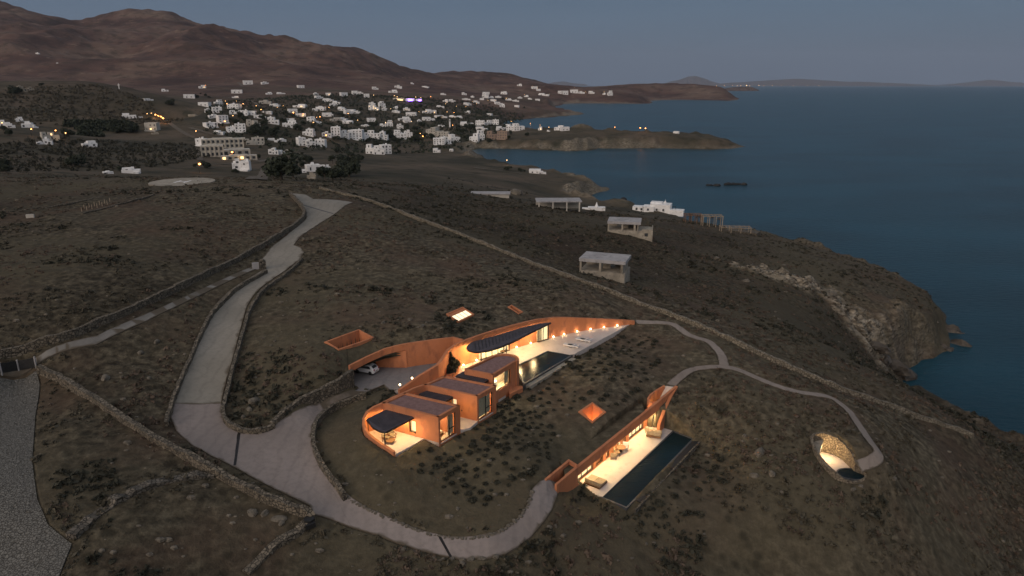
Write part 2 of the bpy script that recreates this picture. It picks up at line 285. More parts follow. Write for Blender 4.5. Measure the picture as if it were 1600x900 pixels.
def watermat(name, base, scale, dist, rough):
    m, nt, b = newmat(name); L = nt.links.new; tc = N(nt, 'ShaderNodeTexCoord'); mp = N(nt, 'ShaderNodeMapping'); mp.inputs['Scale'].default_value = (1, 2.2, 1); mp.inputs['Rotation'].default_value = (0,0,.15)
    L(tc.outputs['Object'], mp.inputs[0]); a = N(nt, 'ShaderNodeTexNoise', i_Scale=scale, i_Detail=8.0, i_Roughness=.6); L(mp.outputs[0], a.inputs['Vector'])
    bp = N(nt, 'ShaderNodeBump', i_Distance=dist); L(a.outputs[0], bp.inputs['Height']); L(bp.outputs[0], b.inputs['Normal'])
    n2 = N(nt, 'ShaderNodeTexNoise', i_Scale=scale*.03, i_Detail=4.0); L(mp.outputs[0], n2.inputs['Vector'])
    r = ramp(nt, n2.outputs[0], [(.38, base), (.62, tuple(c*1.6 for c in base))]); L(r.outputs[0], b.inputs['Base Color'])
    b.inputs['Roughness'].default_value = rough; b.inputs['IOR'].default_value = 1.33; b.inputs['Specular IOR Level'].default_value = .26
    return m
M['sea'] = watermat('sea_water', (.005,.037,.055), .22, .6, .3)
M['pool'] = watermat('pool_water', (.003,.011,.016), 1.2, .02, .2)
M['pool_tile'] = noisy('pool_tile', (.05,.055,.06), (.08,.085,.09), 3, .5)
def groundmat():
    m, nt, b = newmat('hill_ground'); L = nt.links.new; tc = N(nt, 'ShaderNodeTexCoord'); v = tc.outputs['Object']
    at = N(nt, 'ShaderNodeAttribute', attribute_name='zone'); sp = N(nt, 'ShaderNodeSeparateColor'); L(at.outputs['Color'], sp.inputs[0])
    def noise(s, d=5.0, r=.55): n = N(nt, 'ShaderNodeTexNoise', i_Scale=s, i_Detail=d, i_Roughness=r); L(v, n.inputs['Vector']); return n.outputs[0]
    def mix(f, a, c, t='MIX'):
        x = N(nt, 'ShaderNodeMix', data_type='RGBA', blend_type=t)
        if hasattr(f, 'links') or hasattr(f, 'is_linked'): L(f, x.inputs[0])
        else: x.inputs[0].default_value = f
        for k, q in ((6, a), (7, c)):
            if isinstance(q, tuple): x.inputs[k].default_value = (*q, 1)
            else: L(q, x.inputs[k])
        return x.outputs[2]
    def rp(f, *st): return ramp(nt, f, [(p, (c,c,c) if not isinstance(c, tuple) else c) for p, c in st]).outputs[0]
    n1 = noise(.9, 8.0, .65); n2 = noise(.07, 6.0); n3 = noise(.022, 5.0); n4 = noise(2.6, 7.0, .7)
    near = rp(n1, (.35, (.031,.026,.018)), (.50, (.076,.064,.044)), (.66, (.150,.127,.086)))
    near = mix(rp(n2, (.48, 0), (.64, .75)), near, mix(n1, (.055,.038,.027), (.118,.083,.058)))
    near = mix(rp(n3, (.47, 0), (.6, .75)), near, mix(n4, (.042,.036,.024), (.100,.086,.055)))
    # scrub clumps
    vo = N(nt, 'ShaderNodeTexVoronoi', feature='F1', i_Scale=.55, i_Randomness=1.0); L(v, vo.inputs['Vector'])
    cl = rp(vo.outputs['Distance'], (.18, 1), (.42, 0)); pick = rp(noise(.12, 3.0), (.47, 0), (.55, 1))
    mu = N(nt, 'ShaderNodeMath', operation='MULTIPLY'); L(cl, mu.inputs[0]); L(pick, mu.inputs[1]); m8 = N(nt, 'ShaderNodeMath', operation='MULTIPLY'); L(mu.outputs[0], m8.inputs[0]); m8.inputs[1].default_value = .7
    near = mix(m8.outputs[0], near, (.034,.030,.020))
    big = rp(noise(.011, 4.0), (.38, .66), (.60, 1.30)); near = mix(1.0, near, big, 'MULTIPLY')
    near = mix(rp(n4, (.68, 0), (.78, .3)), near, (.20,.17,.125))
    # hills far off: heather red and bare streaks
    mp = N(nt, 'ShaderNodeMapping'); mp.inputs['Scale'].default_value = (1, 1, 3.2); L(v, mp.inputs[0])
    f1 = N(nt, 'ShaderNodeTexNoise', i_Scale=.0032, i_Detail=9.0, i_Roughness=.62); L(mp.outputs[0], f1.inputs['Vector'])
    f2 = N(nt, 'ShaderNodeTexNoise', i_Scale=.012, i_Detail=8.0, i_Roughness=.7); L(mp.outputs[0], f2.inputs['Vector'])
    far = rp(f1.outputs[0], (.36, (.062,.040,.036)), (.50, (.120,.074,.060)), (.64, (.17,.120,.092)))
    far = mix(rp(f2.outputs[0], (.58, 0), (.70, .8)), far, (.30,.215,.155))
    far = mix(rp(noise(.02, 8.0, .7), (.4, .6), (.5, 0)), far, (.045,.034,.026))
    col = mix(sp.outputs[1], near, far)
    # fields and gardens of the plain
    pl = rp(noise(.012, 6.0, .6), (.38, (.052,.048,.034)), (.5, (.088,.074,.052)), (.64, (.125,.098,.072)))
    pl = mix(rp(noise(.05, 6.0, .7), (.5, 0), (.62, .7)), pl, (.035,.038,.026))
    inv = N(nt, 'ShaderNodeMath', operation='MULTIPLY'); L(sp.outputs[2], inv.inputs[0]); inv.inputs[1].default_value = 1.0
    col = mix(inv.outputs[0], col, pl)
    # bare rock
    rv = N(nt, 'ShaderNodeTexNoise', i_Scale=.35, i_Detail=10.0, i_Roughness=.7); L(mp.outputs[0], rv.inputs['Vector'])
    rk = rp(rv.outputs[0], (.38, (.10,.085,.065)), (.5, (.27,.235,.18)), (.62, (.47,.41,.32)))
    col = mix(sp.outputs[0], col, rk)
    L(col, b.inputs['Base Color']); b.inputs['Roughness'].default_value = 1.0; b.inputs['Specular IOR Level'].default_value = .15
    bp = N(nt, 'ShaderNodeBump', i_Distance=.35, i_Strength=.9); L(n1, bp.inputs['Height'])
    vr = N(nt, 'ShaderNodeTexVoronoi', feature='DISTANCE_TO_EDGE', i_Scale=.45); mp2 = N(nt, 'ShaderNodeMapping'); mp2.inputs['Rotation'].default_value = (.5,.3,.6); mp2.inputs['Scale'].default_value = (1,.5,2.4); L(v, mp2.inputs[0]); L(mp2.outputs[0], vr.inputs['Vector'])
    mr_ = N(nt, 'ShaderNodeMath', operation='MULTIPLY'); L(vr.outputs['Distance'], mr_.inputs[0]); L(sp.outputs[0], mr_.inputs[1])
    b2 = N(nt, 'ShaderNodeBump', i_Distance=2.2, i_Strength=1.0); L(mr_.outputs[0], b2.inputs['Height']); L(bp.outputs[0], b2.inputs['Normal']); L(b2.outputs[0], b.inputs['Normal'])
    return m
M['ground'] = groundmat()
# ------------------------------------------------------------------ object helpers
def link(o): S.collection.objects.link(o); return o
def mesh(name, verts, faces, mat, parent=None, origin=None, smooth=False):
    """one mesh object; verts in world metres (or in the parent's own frame when the parent was made with local=True)"""
    off = Vector((0,0,0))
    if parent is not None and not parent.get('_local'): off = parent_world(parent)
    loc = Vector(origin) if origin is not None else off
    me = bpy.data.meshes.new(name)
    me.from_pydata([(v[0]-loc[0], v[1]-loc[1], v[2]-loc[2]) for v in verts], [], faces)
    if isinstance(mat, (list, tuple)):
        for q in mat: me.materials.append(q)
    else: me.materials.append(mat)
    if smooth: me.polygons.foreach_set('use_smooth', [True]*len(me.polygons))
    me.update(); o = link(bpy.data.objects.new(name, me)); o.location = loc - off
    if parent is not None:
        o.parent = parent
    return o
_pw = {}
def parent_world(o):
    v = Vector(o.location); p = o.parent
    while p is not None: v += Vector(p.location); p = p.parent
    return v
def thing(name, label, cat, loc=(0,0,0), group=None, local=False, rz=0):
    o = link(bpy.data.objects.new(name, None)); o.location = loc; o.rotation_euler = (0,0,rz); o.empty_display_size = .5
    tag(o, label, cat, group)
    if local: o['_local'] = 1
    return o
def tag(o, label, cat, group=None, kind=None):
    if label: o['label'] = label
    if cat: o['category'] = cat
    if group: o['group'] = group
    if kind: o['kind'] = kind
    return o
def struct(o): o['kind'] = 'structure'; return o
def solo(name, label, cat, verts, faces, mat, group=None, origin=None, smooth=False):
    v = verts; o_ = origin or (sum(a[0] for a in v)/len(v), sum(a[1] for a in v)/len(v), min(a[2] for a in v))
    return tag(mesh(name, verts, faces, mat, origin=o_, smooth=smooth), label, cat, group)
class B:
    """collects solids"""
    def __init__(s): s.v = []; s.f = []
    def add(s, v, f): n = len(s.v); s.v += [tuple(q) for q in v]; s.f += [tuple(i+n for i in q) for q in f]; return s
    def box(s, c, d, rz=0, ax=None):
        x, y, z = [q/2 for q in d]; cs_, sn = math.cos(rz), math.sin(rz); vs = []
        for a, b_, c_ in [(-x,-y,-z),(x,-y,-z),(x,y,-z),(-x,y,-z),(-x,-y,z),(x,-y,z),(x,y,z),(-x,y,z)]:
            vs.append((c[0]+a*cs_-b_*sn, c[1]+a*sn+b_*cs_, c[2]+c_))
        return s.add(vs, [(0,3,2,1),(4,5,6,7),(0,1,5,4),(1,2,6,5),(2,3,7,6),(3,0,4,7)])
    def prism(s, poly, z0, z1):
        n = len(poly); area = sum(poly[i][0]*poly[(i+1)%n][1]-poly[(i+1)%n][0]*poly[i][1] for i in range(n))
        if area < 0: poly = poly[::-1]
        Z0 = z0 if hasattr(z0, '__len__') else [z0]*n; Z1 = z1 if hasattr(z1, '__len__') else [z1]*n
        if area < 0: Z0 = Z0[::-1]; Z1 = Z1[::-1]
        return s.add([(p[0],p[1],z) for p, z in zip(poly, Z0)] + [(p[0],p[1],z) for p, z in zip(poly, Z1)],
                     [tuple(range(n-1,-1,-1)), tuple(range(n,2*n))] + [(i,(i+1)%n,n+(i+1)%n,n+i) for i in range(n)])
    def bar(s, a, b_, t, t2=None):
        a = Vector(a); b_ = Vector(b_); d = (b_-a); u = d.normalized(); up = Vector((0,0,1)) if abs(u.z) < .95 else Vector((1,0,0))
        x = u.cross(up).normalized(); y = x.cross(u); t2 = t2 or t; x = x*t/2; y = y*t2/2
        vs = [a-x-y, a+x-y, a+x+y, a-x+y, b_-x-y, b_+x-y, b_+x+y, b_-x+y]
        return s.add(vs, [(0,3,2,1),(4,5,6,7),(0,1,5,4),(1,2,6,5),(2,3,7,6),(3,0,4,7)])
    def cyl(s, c, r, h, n=10, r2=None):
        r2 = r if r2 is None else r2
        vs = [(c[0]+r*math.cos(2*math.pi*i/n), c[1]+r*math.sin(2*math.pi*i/n), c[2]) for i in range(n)] + [(c[0]+r2*math.cos(2*math.pi*i/n), c[1]+r2*math.sin(2*math.pi*i/n), c[2]+h) for i in range(n)]
        return s.add(vs, [tuple(range(n-1,-1,-1)), tuple(range(n,2*n))] + [(i,(i+1)%n,n+(i+1)%n,n+i) for i in range(n)])
    def ball(s, c, r, n=8, m=5, sq=(1,1,1)):
        vs = [(c[0],c[1],c[2]-r*sq[2])]
        for j in range(1, m):
            a = -math.pi/2 + math.pi*j/m
            for i in range(n): vs.append((c[0]+r*sq[0]*math.cos(a)*math.cos(2*math.pi*i/n), c[1]+r*sq[1]*math.cos(a)*math.sin(2*math.pi*i/n), c[2]+r*sq[2]*math.sin(a)))
        vs.append((c[0],c[1],c[2]+r*sq[2])); f = [(0,1+(i+1)%n,1+i) for i in range(n)]
        for j in range(m-2): f += [(1+j*n+i,1+j*n+(i+1)%n,1+(j+1)*n+(i+1)%n,1+(j+1)*n+i) for i in range(n)]
        k = len(vs)-1; f += [(k,1+(m-2)*n+i,1+(m-2)*n+(i+1)%n) for i in range(n)]
        return s.add(vs, f)
    def mk(s, name, mat, parent=None, smooth=False, origin=None): return mesh(name, s.v, s.f, mat, parent, origin, smooth)
    def solo(s, name, label, cat, mat, group=None, smooth=False): return solo(name, label, cat, s.v, s.f, mat, group, smooth=smooth)
def strip_wall(b, pts, ztop, zbot, th, cap=True):
    """a wall of thickness th along pts [(x,y)], mitred"""
    n = len(pts); off = []
    for i in range(n):
        a = Vector(pts[max(i-1,0)][:2]); c = Vector(pts[min(i+1,n-1)][:2]); p = Vector(pts[i][:2]); d = (c-a).normalized()
        k = 1.0
        if 0 < i < n-1:
            d1 = (p-a).normalized(); d2 = (c-p).normalized(); k = 1/max(.5, math.sqrt(max(.01,(1+d1.dot(d2))/2))); d = (d1+d2).normalized() if (d1+d2).length > 1e-6 else d
        off.append(Vector((-d.y, d.x))*th/2*k)
    v = []
    for p, o_, zt, zb in zip(pts, off, ztop, zbot):
        v += [(p[0]-o_.x, p[1]-o_.y, zb), (p[0]+o_.x, p[1]+o_.y, zb), (p[0]+o_.x, p[1]+o_.y, zt), (p[0]-o_.x, p[1]-o_.y, zt)]
    f = []
    for i in range(n-1):
        a = 4*i; c = a+4
        for j in range(4): f.append((a+j, c+j, c+(j+1)%4, a+(j+1)%4))
    f += [(0,1,2,3), (4*n-4+3,4*n-4+2,4*n-4+1,4*n-4)]
    return b.add(v, f)
def resample(pts, step):
    out = [tuple(map(float, pts[0]))]; pts = [tuple(map(float, p)) for p in pts]
    for a, c in zip(pts[:-1], pts[1:]):
        L_ = math.dist(a[:2], c[:2]); k = max(1, int(round(L_/step)))
        for i in range(1, k+1): out.append(tuple(a[j]+(c[j]-a[j])*i/k for j in range(len(a))))
    return out
def smooth_line(pts, it=2, closed=False):
    for _ in range(it):
        q = []; n = len(pts)
        rngi = range(n if closed else n-1)
        if not closed: q.append(pts[0])
        for i in rngi:
            a = pts[i]; c = pts[(i+1)%n]
            q.append(tuple(a[j]*.75+c[j]*.25 for j in range(len(a)))); q.append(tuple(a[j]*.25+c[j]*.75 for j in range(len(a))))
        if not closed: q.append(pts[-1])
        pts = q
    return pts
def fill(poly, step, zf, name, mat, thick=0.25):
    """a surface over a polygon, draped by zf(x, y), with an edge skirt"""
    poly = [tuple(p[:2]) for p in resample(list(poly)+[poly[0]], step)[:-1]]
    xs = [p[0] for p in poly]; ys = [p[1] for p in poly]
    gx, gy = np.meshgrid(np.arange(min(xs), max(xs), step), np.arange(min(ys), max(ys), step)); gx = gx.ravel(); gy = gy.ravel()
    k = sdist(gx, gy, poly) > step*.35; pts = [Vector(p) for p in poly] + [Vector((a, c)) for a, c in zip(gx[k], gy[k])]
    n = len(poly); r = geometry.delaunay_2d_cdt(pts, [(i,(i+1)%n) for i in range(n)], [], 1, 1e-4)
    vs, fs = r[0], r[2]; z = zf(np.array([v.x for v in vs]), np.array([v.y for v in vs]))
    V = [(v.x, v.y, float(q)) for v, q in zip(vs, z)]; Fc = [tuple(f) for f in fs]
    zb = zf(np.array(xs), np.array(ys)); m_ = len(V)
    V += [(a, c, float(q)+.0) for a, c, q in zip(xs, ys, zb)] + [(a, c, float(q)-thick) for a, c, q in zip(xs, ys, zb)]
    area = sum(xs[i]*ys[(i+1)%n]-xs[(i+1)%n]*ys[i] for i in range(n))
    for i in range(n):
        j = (i+1) % n; q = (m_+i, m_+n+i, m_+n+j, m_+j); Fc.append(q if area > 0 else q[::-1])
    o = mesh(name, V, Fc, mat); at = o.data.attributes.new('edge', 'FLOAT', 'POINT'); at.data.foreach_set('value', [0.0 if (i < n or i >= m_) else 1.0 for i in range(len(V))]); return o
def wpt(px, py, z=None): return P(px, py, z) if z is not None else hs(px, py)
# ------------------------------------------------------------------ plan of the site (world outlines)
def W(px, py, z=None): return tuple(P(px, py, z)[:2]) if z is not None else tuple(hs(px, py)[:2])
BIGW = [(623,609,40.1),(640,597.5,40.7),(656,586,41.3),(683,570,42.0),(690,561,42.3),(699,547,42.6),(711,538,42.8),(726,531.5,42.9),(745,524.5,43),(760,519.5,43),(780,513.5,43),(800,508,43),(820,503,43),(840,498.5,42.9),(866,495.4,42.5),(885,495.5,42.0),(916,496.8,41.2),(940,497.8,40.7),(960,498.8,40.3),(978,499.8,39.9),(991,500.8,39.65)]
BW = [W(*a) for a in BIGW]; BWZ = [a[2] for a in BIGW]
CURV = [(616,705.5,39.1),(608,700.5,39.25),(601,696,39.4),(593,690.8,39.5),(585,685,39.65),(577,678,39.9),(571,670.5,40.2),(568,662,40.5),(568.5,653,40.9),(573,643.5,41.3),(583,635.5,41.7),(596.7,629.6,42.0),(614,620.5,42.0),(632.7,612.6,42.0),(647,606,42.0),(662,600.9,42.0)]
CV = [W(*a) for a in CURV]; CVZ = [a[2] for a in CURV]
RZ1, RZ3 = 42.0, 42.6
BL1 = [W(684.7,652,42), W(718.7,632.7,42), W(632.7,613,42), W(596.7,629.6,42)]
BL2 = [W(745.5,619.2,42), W(775.4,602,42), W(694.8,586.8,42), W(662,600.9,42)]
BL3 = [W(a,b,RZ3) for a, b in [(770,585.5),(806,564),(809.3,560.5),(808.5,557.5),(803,555),(795,553.3),(786,553.2),(778,554),(770,556.3),(727,577)]]
DZ = 39.0
GAR = [(632,537,42.7),(650,534.2,42.7),(680,530,42.75),(708,526.6,42.8),(723,530.4,42.85)]
GW = [W(*a) for a in GAR]; GWZ = [a[2] for a in GAR]
BEAM = [(545.5,571,41.9),(572,557.5,42.15),(600,545,42.45),(618,540,42.6),(632,537,42.7)]
BM = [W(*a) for a in BEAM]; BMZ = [a[2] for a in BEAM]
REC = [W(636,574,38.8), W(612,574.6,38.8), W(590,574,38.8), W(578,569.5,38.8), W(560,571,38.8), W(547,583,38.8)]
house_pad = [W(618,710.7,38.6)] + CV[:12] + [BW[0]] + BW[1:] + [W(985,505.5,DZ), W(896,553.5,DZ), W(822,598,DZ), (BL3[0][0]+.3, BL3[0][1]-.3), BL2[1], BL2[0], BL1[1], BL1[0], W(662.7,685.3,38.6)]
court_pad = [W(552,605,38.9), W(600,604,39.0), BW[0]] + BW[1:8] + GW[::-1] + REC[:1] + REC[1:]
PIT1 = [W(a,b) for a, b in [(510.5,535.6),(561,517.4),(581,528.6),(529.5,546)]]
PIT2 = [W(a,b) for a, b in [(699,492.3),(723,482.2),(739,492.7),(716,503.8)]]
PIT3 = [W(a,b) for a, b in [(794.5,480.5),(799.5,477.8),(816,488),(810.5,490.5)]]
PIT4 = [W(a,b) for a, b in [(905,644.6),(925.6,630.6),(945.6,644.8),(925.6,660.4)]]
WELL = [W(a,b,36.8) for a, b in [(851.5,749),(889,719.5),(902,726.5),(868.5,753.3)]]
LZ = 33.0
LW0, LW1 = W(896,760,LZ), W(1013,664,LZ)                     # line of the window wall
FA0, FA1 = W(890.7,751.5,35.3), W(1008,656.3,35.3)           # line of the fascia
POOL2 = [W(941.5,776,LZ), W(1052.7,674,LZ), W(1081,685,LZ), W(978,791,LZ)]
low_pad = [LW0, LW1, W(1022.5,668,LZ), W(1032,667,LZ), W(1051,672.3,LZ), W(1083,684,LZ), W(1050,722,LZ-.3), W(979,793,LZ-.3), W(938,777,LZ), W(907,765.8,LZ)]
ST0 = (W(1012,664,33), W(1024,667,33)); ST1 = (W(1040.5,602,37.5), W(1054.5,603.7,37.5))
stair_pad = [ST0[0], ST0[1], ST1[1], ST1[0]]
NOOK = [W(a,b,z) for a, b, z in [(1038,603.5,37.45),(1026,611,37.3),(1016,619,37.0),(1012.5,624.5,36.85),(1014,629.5,36.7),(1019,631.5,36.65),(1024,630,36.65)]]
GROT = [(1268,682,34.6),(1273,677.5,34.6),(1284,675.5,34.5),(1296,678.5,34.4),(1309,684,34.2),(1322,695,33.9),(1333,709,33.6),(1338,722,33.2),(1345,730,32.7),(1354,739,32.3),(1353,746,32.1),(1345,751,32.1),(1333,752.5,32.2),(1320,748.5,32.6),(1306,738,33.4),(1293,727,33.8),(1283,716,34.1),(1275.5,704,34.4),(1270,693,34.5)]
GR = [W(*a) for a in GROT]; GRZ = [a[2] for a in GROT]
GPOOL = (W(1331.5,740.5,31.9), W(1310,738,31.9), W(1354,739,31.9))
MAINR = [hs(a,b)[:2] for a, b in [(455,301.6),(468,316),(478,330),(479,341),(465,354),(446,369.6),(424,386),(404,411),(415,419),(395,431),(378,441),(356,456),(340,472),(328,486),(321,502),(311,524),(302,547),(291,570),(280,592.6),(274,612),(270,630),
   (346,630),(349,612),(353,598),(363,562),(374,521),(385.5,479),(395,463),(408,449),(427,435),(446,422.5),(468,405),(475,394),(470,387),(459,383),(468.6,370),(500,349),(521.5,335.6),(535,325),(552,316),(520,312),(490,311),(478,304)]]
LOWR = [hs(a,b)[:2] for a, b in [(270,630),(346,630),(346,645),(350,658),(362,668),(378,674),(400,675),(425,666),(445,652),(470,638),(500,627),(530,617),(551,609),(574,614),(560,616),(540,622),(515,634),(497,648),(488,665),(486,690),(494,712),(508,735),(530,762),(548,776),(575,794),(620,814),(660,829),(700,838),(740,838),(775,831),(800,818),(818,800),(828,780),(832,764),(843,752),(851,749),(869,754),(873,757),(870,775),(862,797),(850,815),(830,838),(810,853),(790,866),(760,872),(720,874),(690,868),(660,861),(620,848),(590,836),(560,827),(520,812),(488,802),(484,790),(455,776),(420,759),(390,743),(365,729),(330,712),(300,695),(275,672),(266,650)]]
TRACK = [hs(a,b)[:2] for a, b in [(404,411),(321,449),(246,483),(151,524.5),(57,558.6),(0,572),(-60,584),(-60,596),(0,584),(60,568),(151,538),(227,502),(321,457),(398,421),(413,419)]]
COURT = [hs(551,609)[:2], hs(574,614)[:2], hs(600,604)[:2]] + [BW[0]] + BW[1:8] + [GW[4], GW[3], GW[2], GW[1], GW[0]] + REC
COBB = [hs(a,b)[:2] for a, b in [(-80,604),(0,590),(57,579),(62,600),(55,650),(50,720),(58,780),(75,820),(112,850),(100,880),(85,920),(-90,920)]]
def ribbon(px, wd): 
    c = smooth_line([hs(a, b)[:2] for a, b in px], 2); l, r = [], []
    for i in range(len(c)):
        a = Vector(c[max(0,i-1)]); b_ = Vector(c[min(len(c)-1,i+1)]); d = (b_-a).normalized(); n = Vector((-d.y, d.x))*wd/2
        l.append((c[i][0]+n.x, c[i][1]+n.y)); r.append((c[i][0]-n.x, c[i][1]-n.y))
    return l + r[::-1]
PATH1 = ribbon([(993,502.8),(1032,503.5),(1052,506),(1063,514),(1080,526),(1107,532.5),(1115,540),(1126,551),(1130,562),(1131.5,571)], 1.5)
PATH2 = ribbon([(1047.5,603),(1053,597),(1062,589.5),(1072,581.5),(1084.7,576),(1103.6,573.7),(1128,572.8),(1152.7,577),(1177,588),(1209,601.5),(1239.6,611),(1265,615.5),(1298,620),(1315,632),(1330,645),(1345,668),(1360,690),(1372,705),(1373,713),(1362,722),(1341,728)], 1.35)
HELI = hs(285, 284.5)
# ------------------------------------------------------------------ terrain mesh
TT, LL = np.meshgrid(th, lr); RR = np.exp(LL); GX = (RR*np.sin(TT)); GY = (RR*np.cos(TT))
Tz = Sxy(GX.ravel(), GY.ravel()).reshape(GX.shape)
SDC = sdist(GX.ravel(), GY.ravel(), coast).reshape(GX.shape)
land = sm(0, 1, SDC/(.02*RR+2))
near = RR < 270
nx, ny = GX[near], GY[near]
calm = np.full(nx.shape, 1e9)          # distance to anything built
for poly in (house_pad, court_pad, PIT1, PIT2, PIT3, PIT4, WELL, low_pad, stair_pad, NOOK, GR, MAINR, LOWR, TRACK, COBB, PATH1, PATH2):
    bx = np.array(poly); sel = (nx > bx[:,0].min()-4) & (nx < bx[:,0].max()+4) & (ny > bx[:,1].min()-4) & (ny < bx[:,1].max()+4)
    calm[sel] = np.minimum(calm[sel], -sdist(nx[sel], ny[sel], poly))
CALM = np.full(GX.shape, 99.0); CALM[near] = calm
q = sm(.2, 3.0, CALM)
def fb(l, s): return vnoise(GX/l, GY/l, s)
rel = np.zeros_like(GX)
rel += q * np.where(near, fb(1.1,1)*.10 + fb(2.6,2)*.26 + fb(6.5,3)*.45 + np.abs(fb(13,4))*.35, 0)
fr = sm(200, 330, RR)
rel += fr * (fb(9,5)*.7 + fb(22,6)*1.2) * land * np.clip(RR/400,.4,1.2)
mt = sm(1900, 3000, RR)
ridge = lambda l, s: (.5 - np.abs(fb(l, s))*2)
rel += sm(700,1600,RR)*(fb(60,7)*3 + fb(150,8)*5)*land*(1-.6*mt)
rel += mt*land*np.clip((Tz-40)/150,0,1)*(ridge(560,9)*115*(1-.75*sm(3300,4200,GY)) + ridge(230,10)*38 + np.abs(fb(90,11))*26 + fb(38,14)*9)
# rocky coast and the pale scar on the headland
scar_px = [(1185,424),(1205,432),(1235,440),(1262,447),(1290,460),(1318,478),(1340,500),(1362,515),(1352,540)]
SCAR = [hs(a,b)[:2] for a, b in scar_px]
sd_sc = np.full(GX.shape, 99.0); selr = (RR > 130) & (RR < 330) & (GX > 40)
sd_sc[selr] = sdist(GX[selr], GY[selr], SCAR, closed=False)
rk_sc = np.clip(sm(8.0, 2.0, sd_sc + fb(5,21)*9 + fb(2,22)*4) , 0, 1)
cl = (SDC > -1) & (RR > 120)
coastal = np.where(cl, 1 - sm(.0, 1, (SDC - 2)/(np.where(RR > 450, RR*.010+4, RR*.035 + 3)) + fb(14,23)*.8 + vnoise(GX/(RR*.05), GY/(RR*.05), 24)*2.2), 0) * sm(120, 160, RR)
rocky = np.clip(np.maximum(rk_sc, coastal*np.where(RR > 450, .42, .16)*(.6+1.2*np.abs(vnoise(GX/(RR*.02), GY/(RR*.02), 25)*2))), 0, 1)
crag = (np.abs(vnoise(GX/3.2+GY/9, GY/3.2, 31))*2.4 + np.abs(vnoise(GX/1.3, GY/1.3, 32))*1.0)
cw = np.where(cl, 1 - sm(.0, 1, (SDC - 1)/(RR*.035 + 3) + fb(14,23)*.6), 0)*sm(330, 420, RR)
rel += cw*land*(np.abs(fb(16,35))*6 + np.abs(fb(6,36))*3)*np.clip(RR/700,.6,1.6)
rel += rk_sc * crag * 2.0 + np.where(RR < 420, coastal*(crag*1.9 + np.abs(vnoise(GX/7+GY/20, GY/5, 37))*3.0)*land, coastal*land*(np.abs(fb(RR*0+25,33))*10 + np.abs(fb(RR*0+11,34))*5))
Tz = Tz + rel * np.where(SDC > 0, 1, 0)
Tz = np.where(SDC > 0, np.maximum(Tz, -.5 + SDC*.2*0), Tz)
def Txy_(x, y): return interp(Tz, np.arctan2(x, y), np.log(np.hypot(x, y)), th, lr)
def cut(poly, z, slack=0.0, rampd=None):
    global Tz
    bx = np.array([p[:2] for p in poly]); sel = near & (GX > bx[:,0].min()-2) & (GX < bx[:,0].max()+2) & (GY > bx[:,1].min()-2) & (GY < bx[:,1].max()+2)
    d = sdist(GX[sel], GY[sel], bx); zz = Tz[sel]; k = d > slack
    zz[k] = z(GX[sel][k], GY[sel][k]) if callable(z) else z
    Tz[sel] = zz
for rd in (MAINR, LOWR, TRACK, COBB, PATH1, PATH2, COURT):
    cut(rd, lambda x, y: Sxy(x, y) - .16, -.12)
cut(house_pad, 38.0, -.16); cut(court_pad, 38.68, -.14)
_b = (Vector(LW1)-Vector(LW0)).normalized(); _n = Vector((-_b.y, _b.x)); low_cut = [tuple(Vector(LW0)+_n*1.1), tuple(Vector(LW1)+_n*1.1), LW1] + low_pad[2:]
cut(low_cut, 32.3, -.05)
_bk = [tuple(Vector(LW0)+_n*1.2-_b*.2), tuple(Vector(LW1)+_n*1.2+_b*.3), tuple(Vector(LW1)+_n*6.5+_b*.3), tuple(Vector(LW0)+_n*6.5-_b*.2)]
cut(_bk, lambda x, y: np.maximum(Txy_(x, y), 36.33 + .05*vnoise(x/2, y/2, 3)), 0)
for p_, z_ in ((PIT1, -2.7), (PIT2, -.6), (PIT3, -1.2), (PIT4, -2.9)): cut(p_, float(Sxy(*np.mean(p_, axis=0))[0]) + z_)
cut(WELL, 34.2); cut(NOOK, 35.6)
cut(stair_pad, 32.6, .0); cut(GR, 31.3)
sel_ = near & (np.hypot(GX-HELI[0], GY-HELI[1]) < 10.5); Tz[sel_] = HELI[2] - .25
me = bpy.data.meshes.new('terrain')
nv = NR*NT; me.vertices.add(nv); co = np.stack([GX, GY, Tz], -1).reshape(-1, 3).astype(np.float32); me.vertices.foreach_set('co', co.ravel())
ii, jj = np.meshgrid(np.arange(NR-1), np.arange(NT-1), indexing='ij'); a = (ii*NT+jj).ravel()
qd = np.stack([a, a+NT, a+NT+1, a+1], -1)[:, ::-1]
keep = ~((Tz.ravel()[qd] < -2.9).all(1)); qd = qd[keep]
me.loops.add(len(qd)*4); me.loops.foreach_set('vertex_index', qd.astype(np.int32).ravel())
me.polygons.add(len(qd)); me.polygons.foreach_set('loop_start', np.arange(len(qd), dtype=np.int32)*4)
try: me.polygons.foreach_set('loop_total', np.full(len(qd), 4, dtype=np.int32))
except Exception: pass
me.update(calc_edges=True); me.validate()
me.polygons.foreach_set('use_smooth', np.ones(len(me.polygons), dtype=bool))
hn = fb(260,41)*900 + fb(90,42)*500
hill = np.clip(sm(850, 2600, RR + hn), 0, 1)*1.0
plain = sm(230, 330, RR)*(1-hill)*sm(-.2,.3, 1-sm(20,35,GX-0.35*(RR-200))*(RR<700))
zone = np.stack([rocky, hill, plain, np.ones_like(hill)], -1).reshape(-1, 4).astype(np.float32)
ca = me.color_attributes.new('zone', 'FLOAT_COLOR', 'POINT'); ca.data.foreach_set('color', zone.ravel())
me.materials.append(M['ground']); terr = struct(link(bpy.data.objects.new('terrain', me)))
TG = Tz
def Txy(x, y):
    x = np.atleast_1d(np.asarray(x, float)); y = np.atleast_1d(np.asarray(y, float)); return interp(TG, np.arctan2(x, y), np.log(np.maximum(np.hypot(x, y), 8)), th, lr)
def ht(px, py, lo=28): return march(Txy, px, py, lo)
def tz(x, y): return float(Txy(x, y)[0])
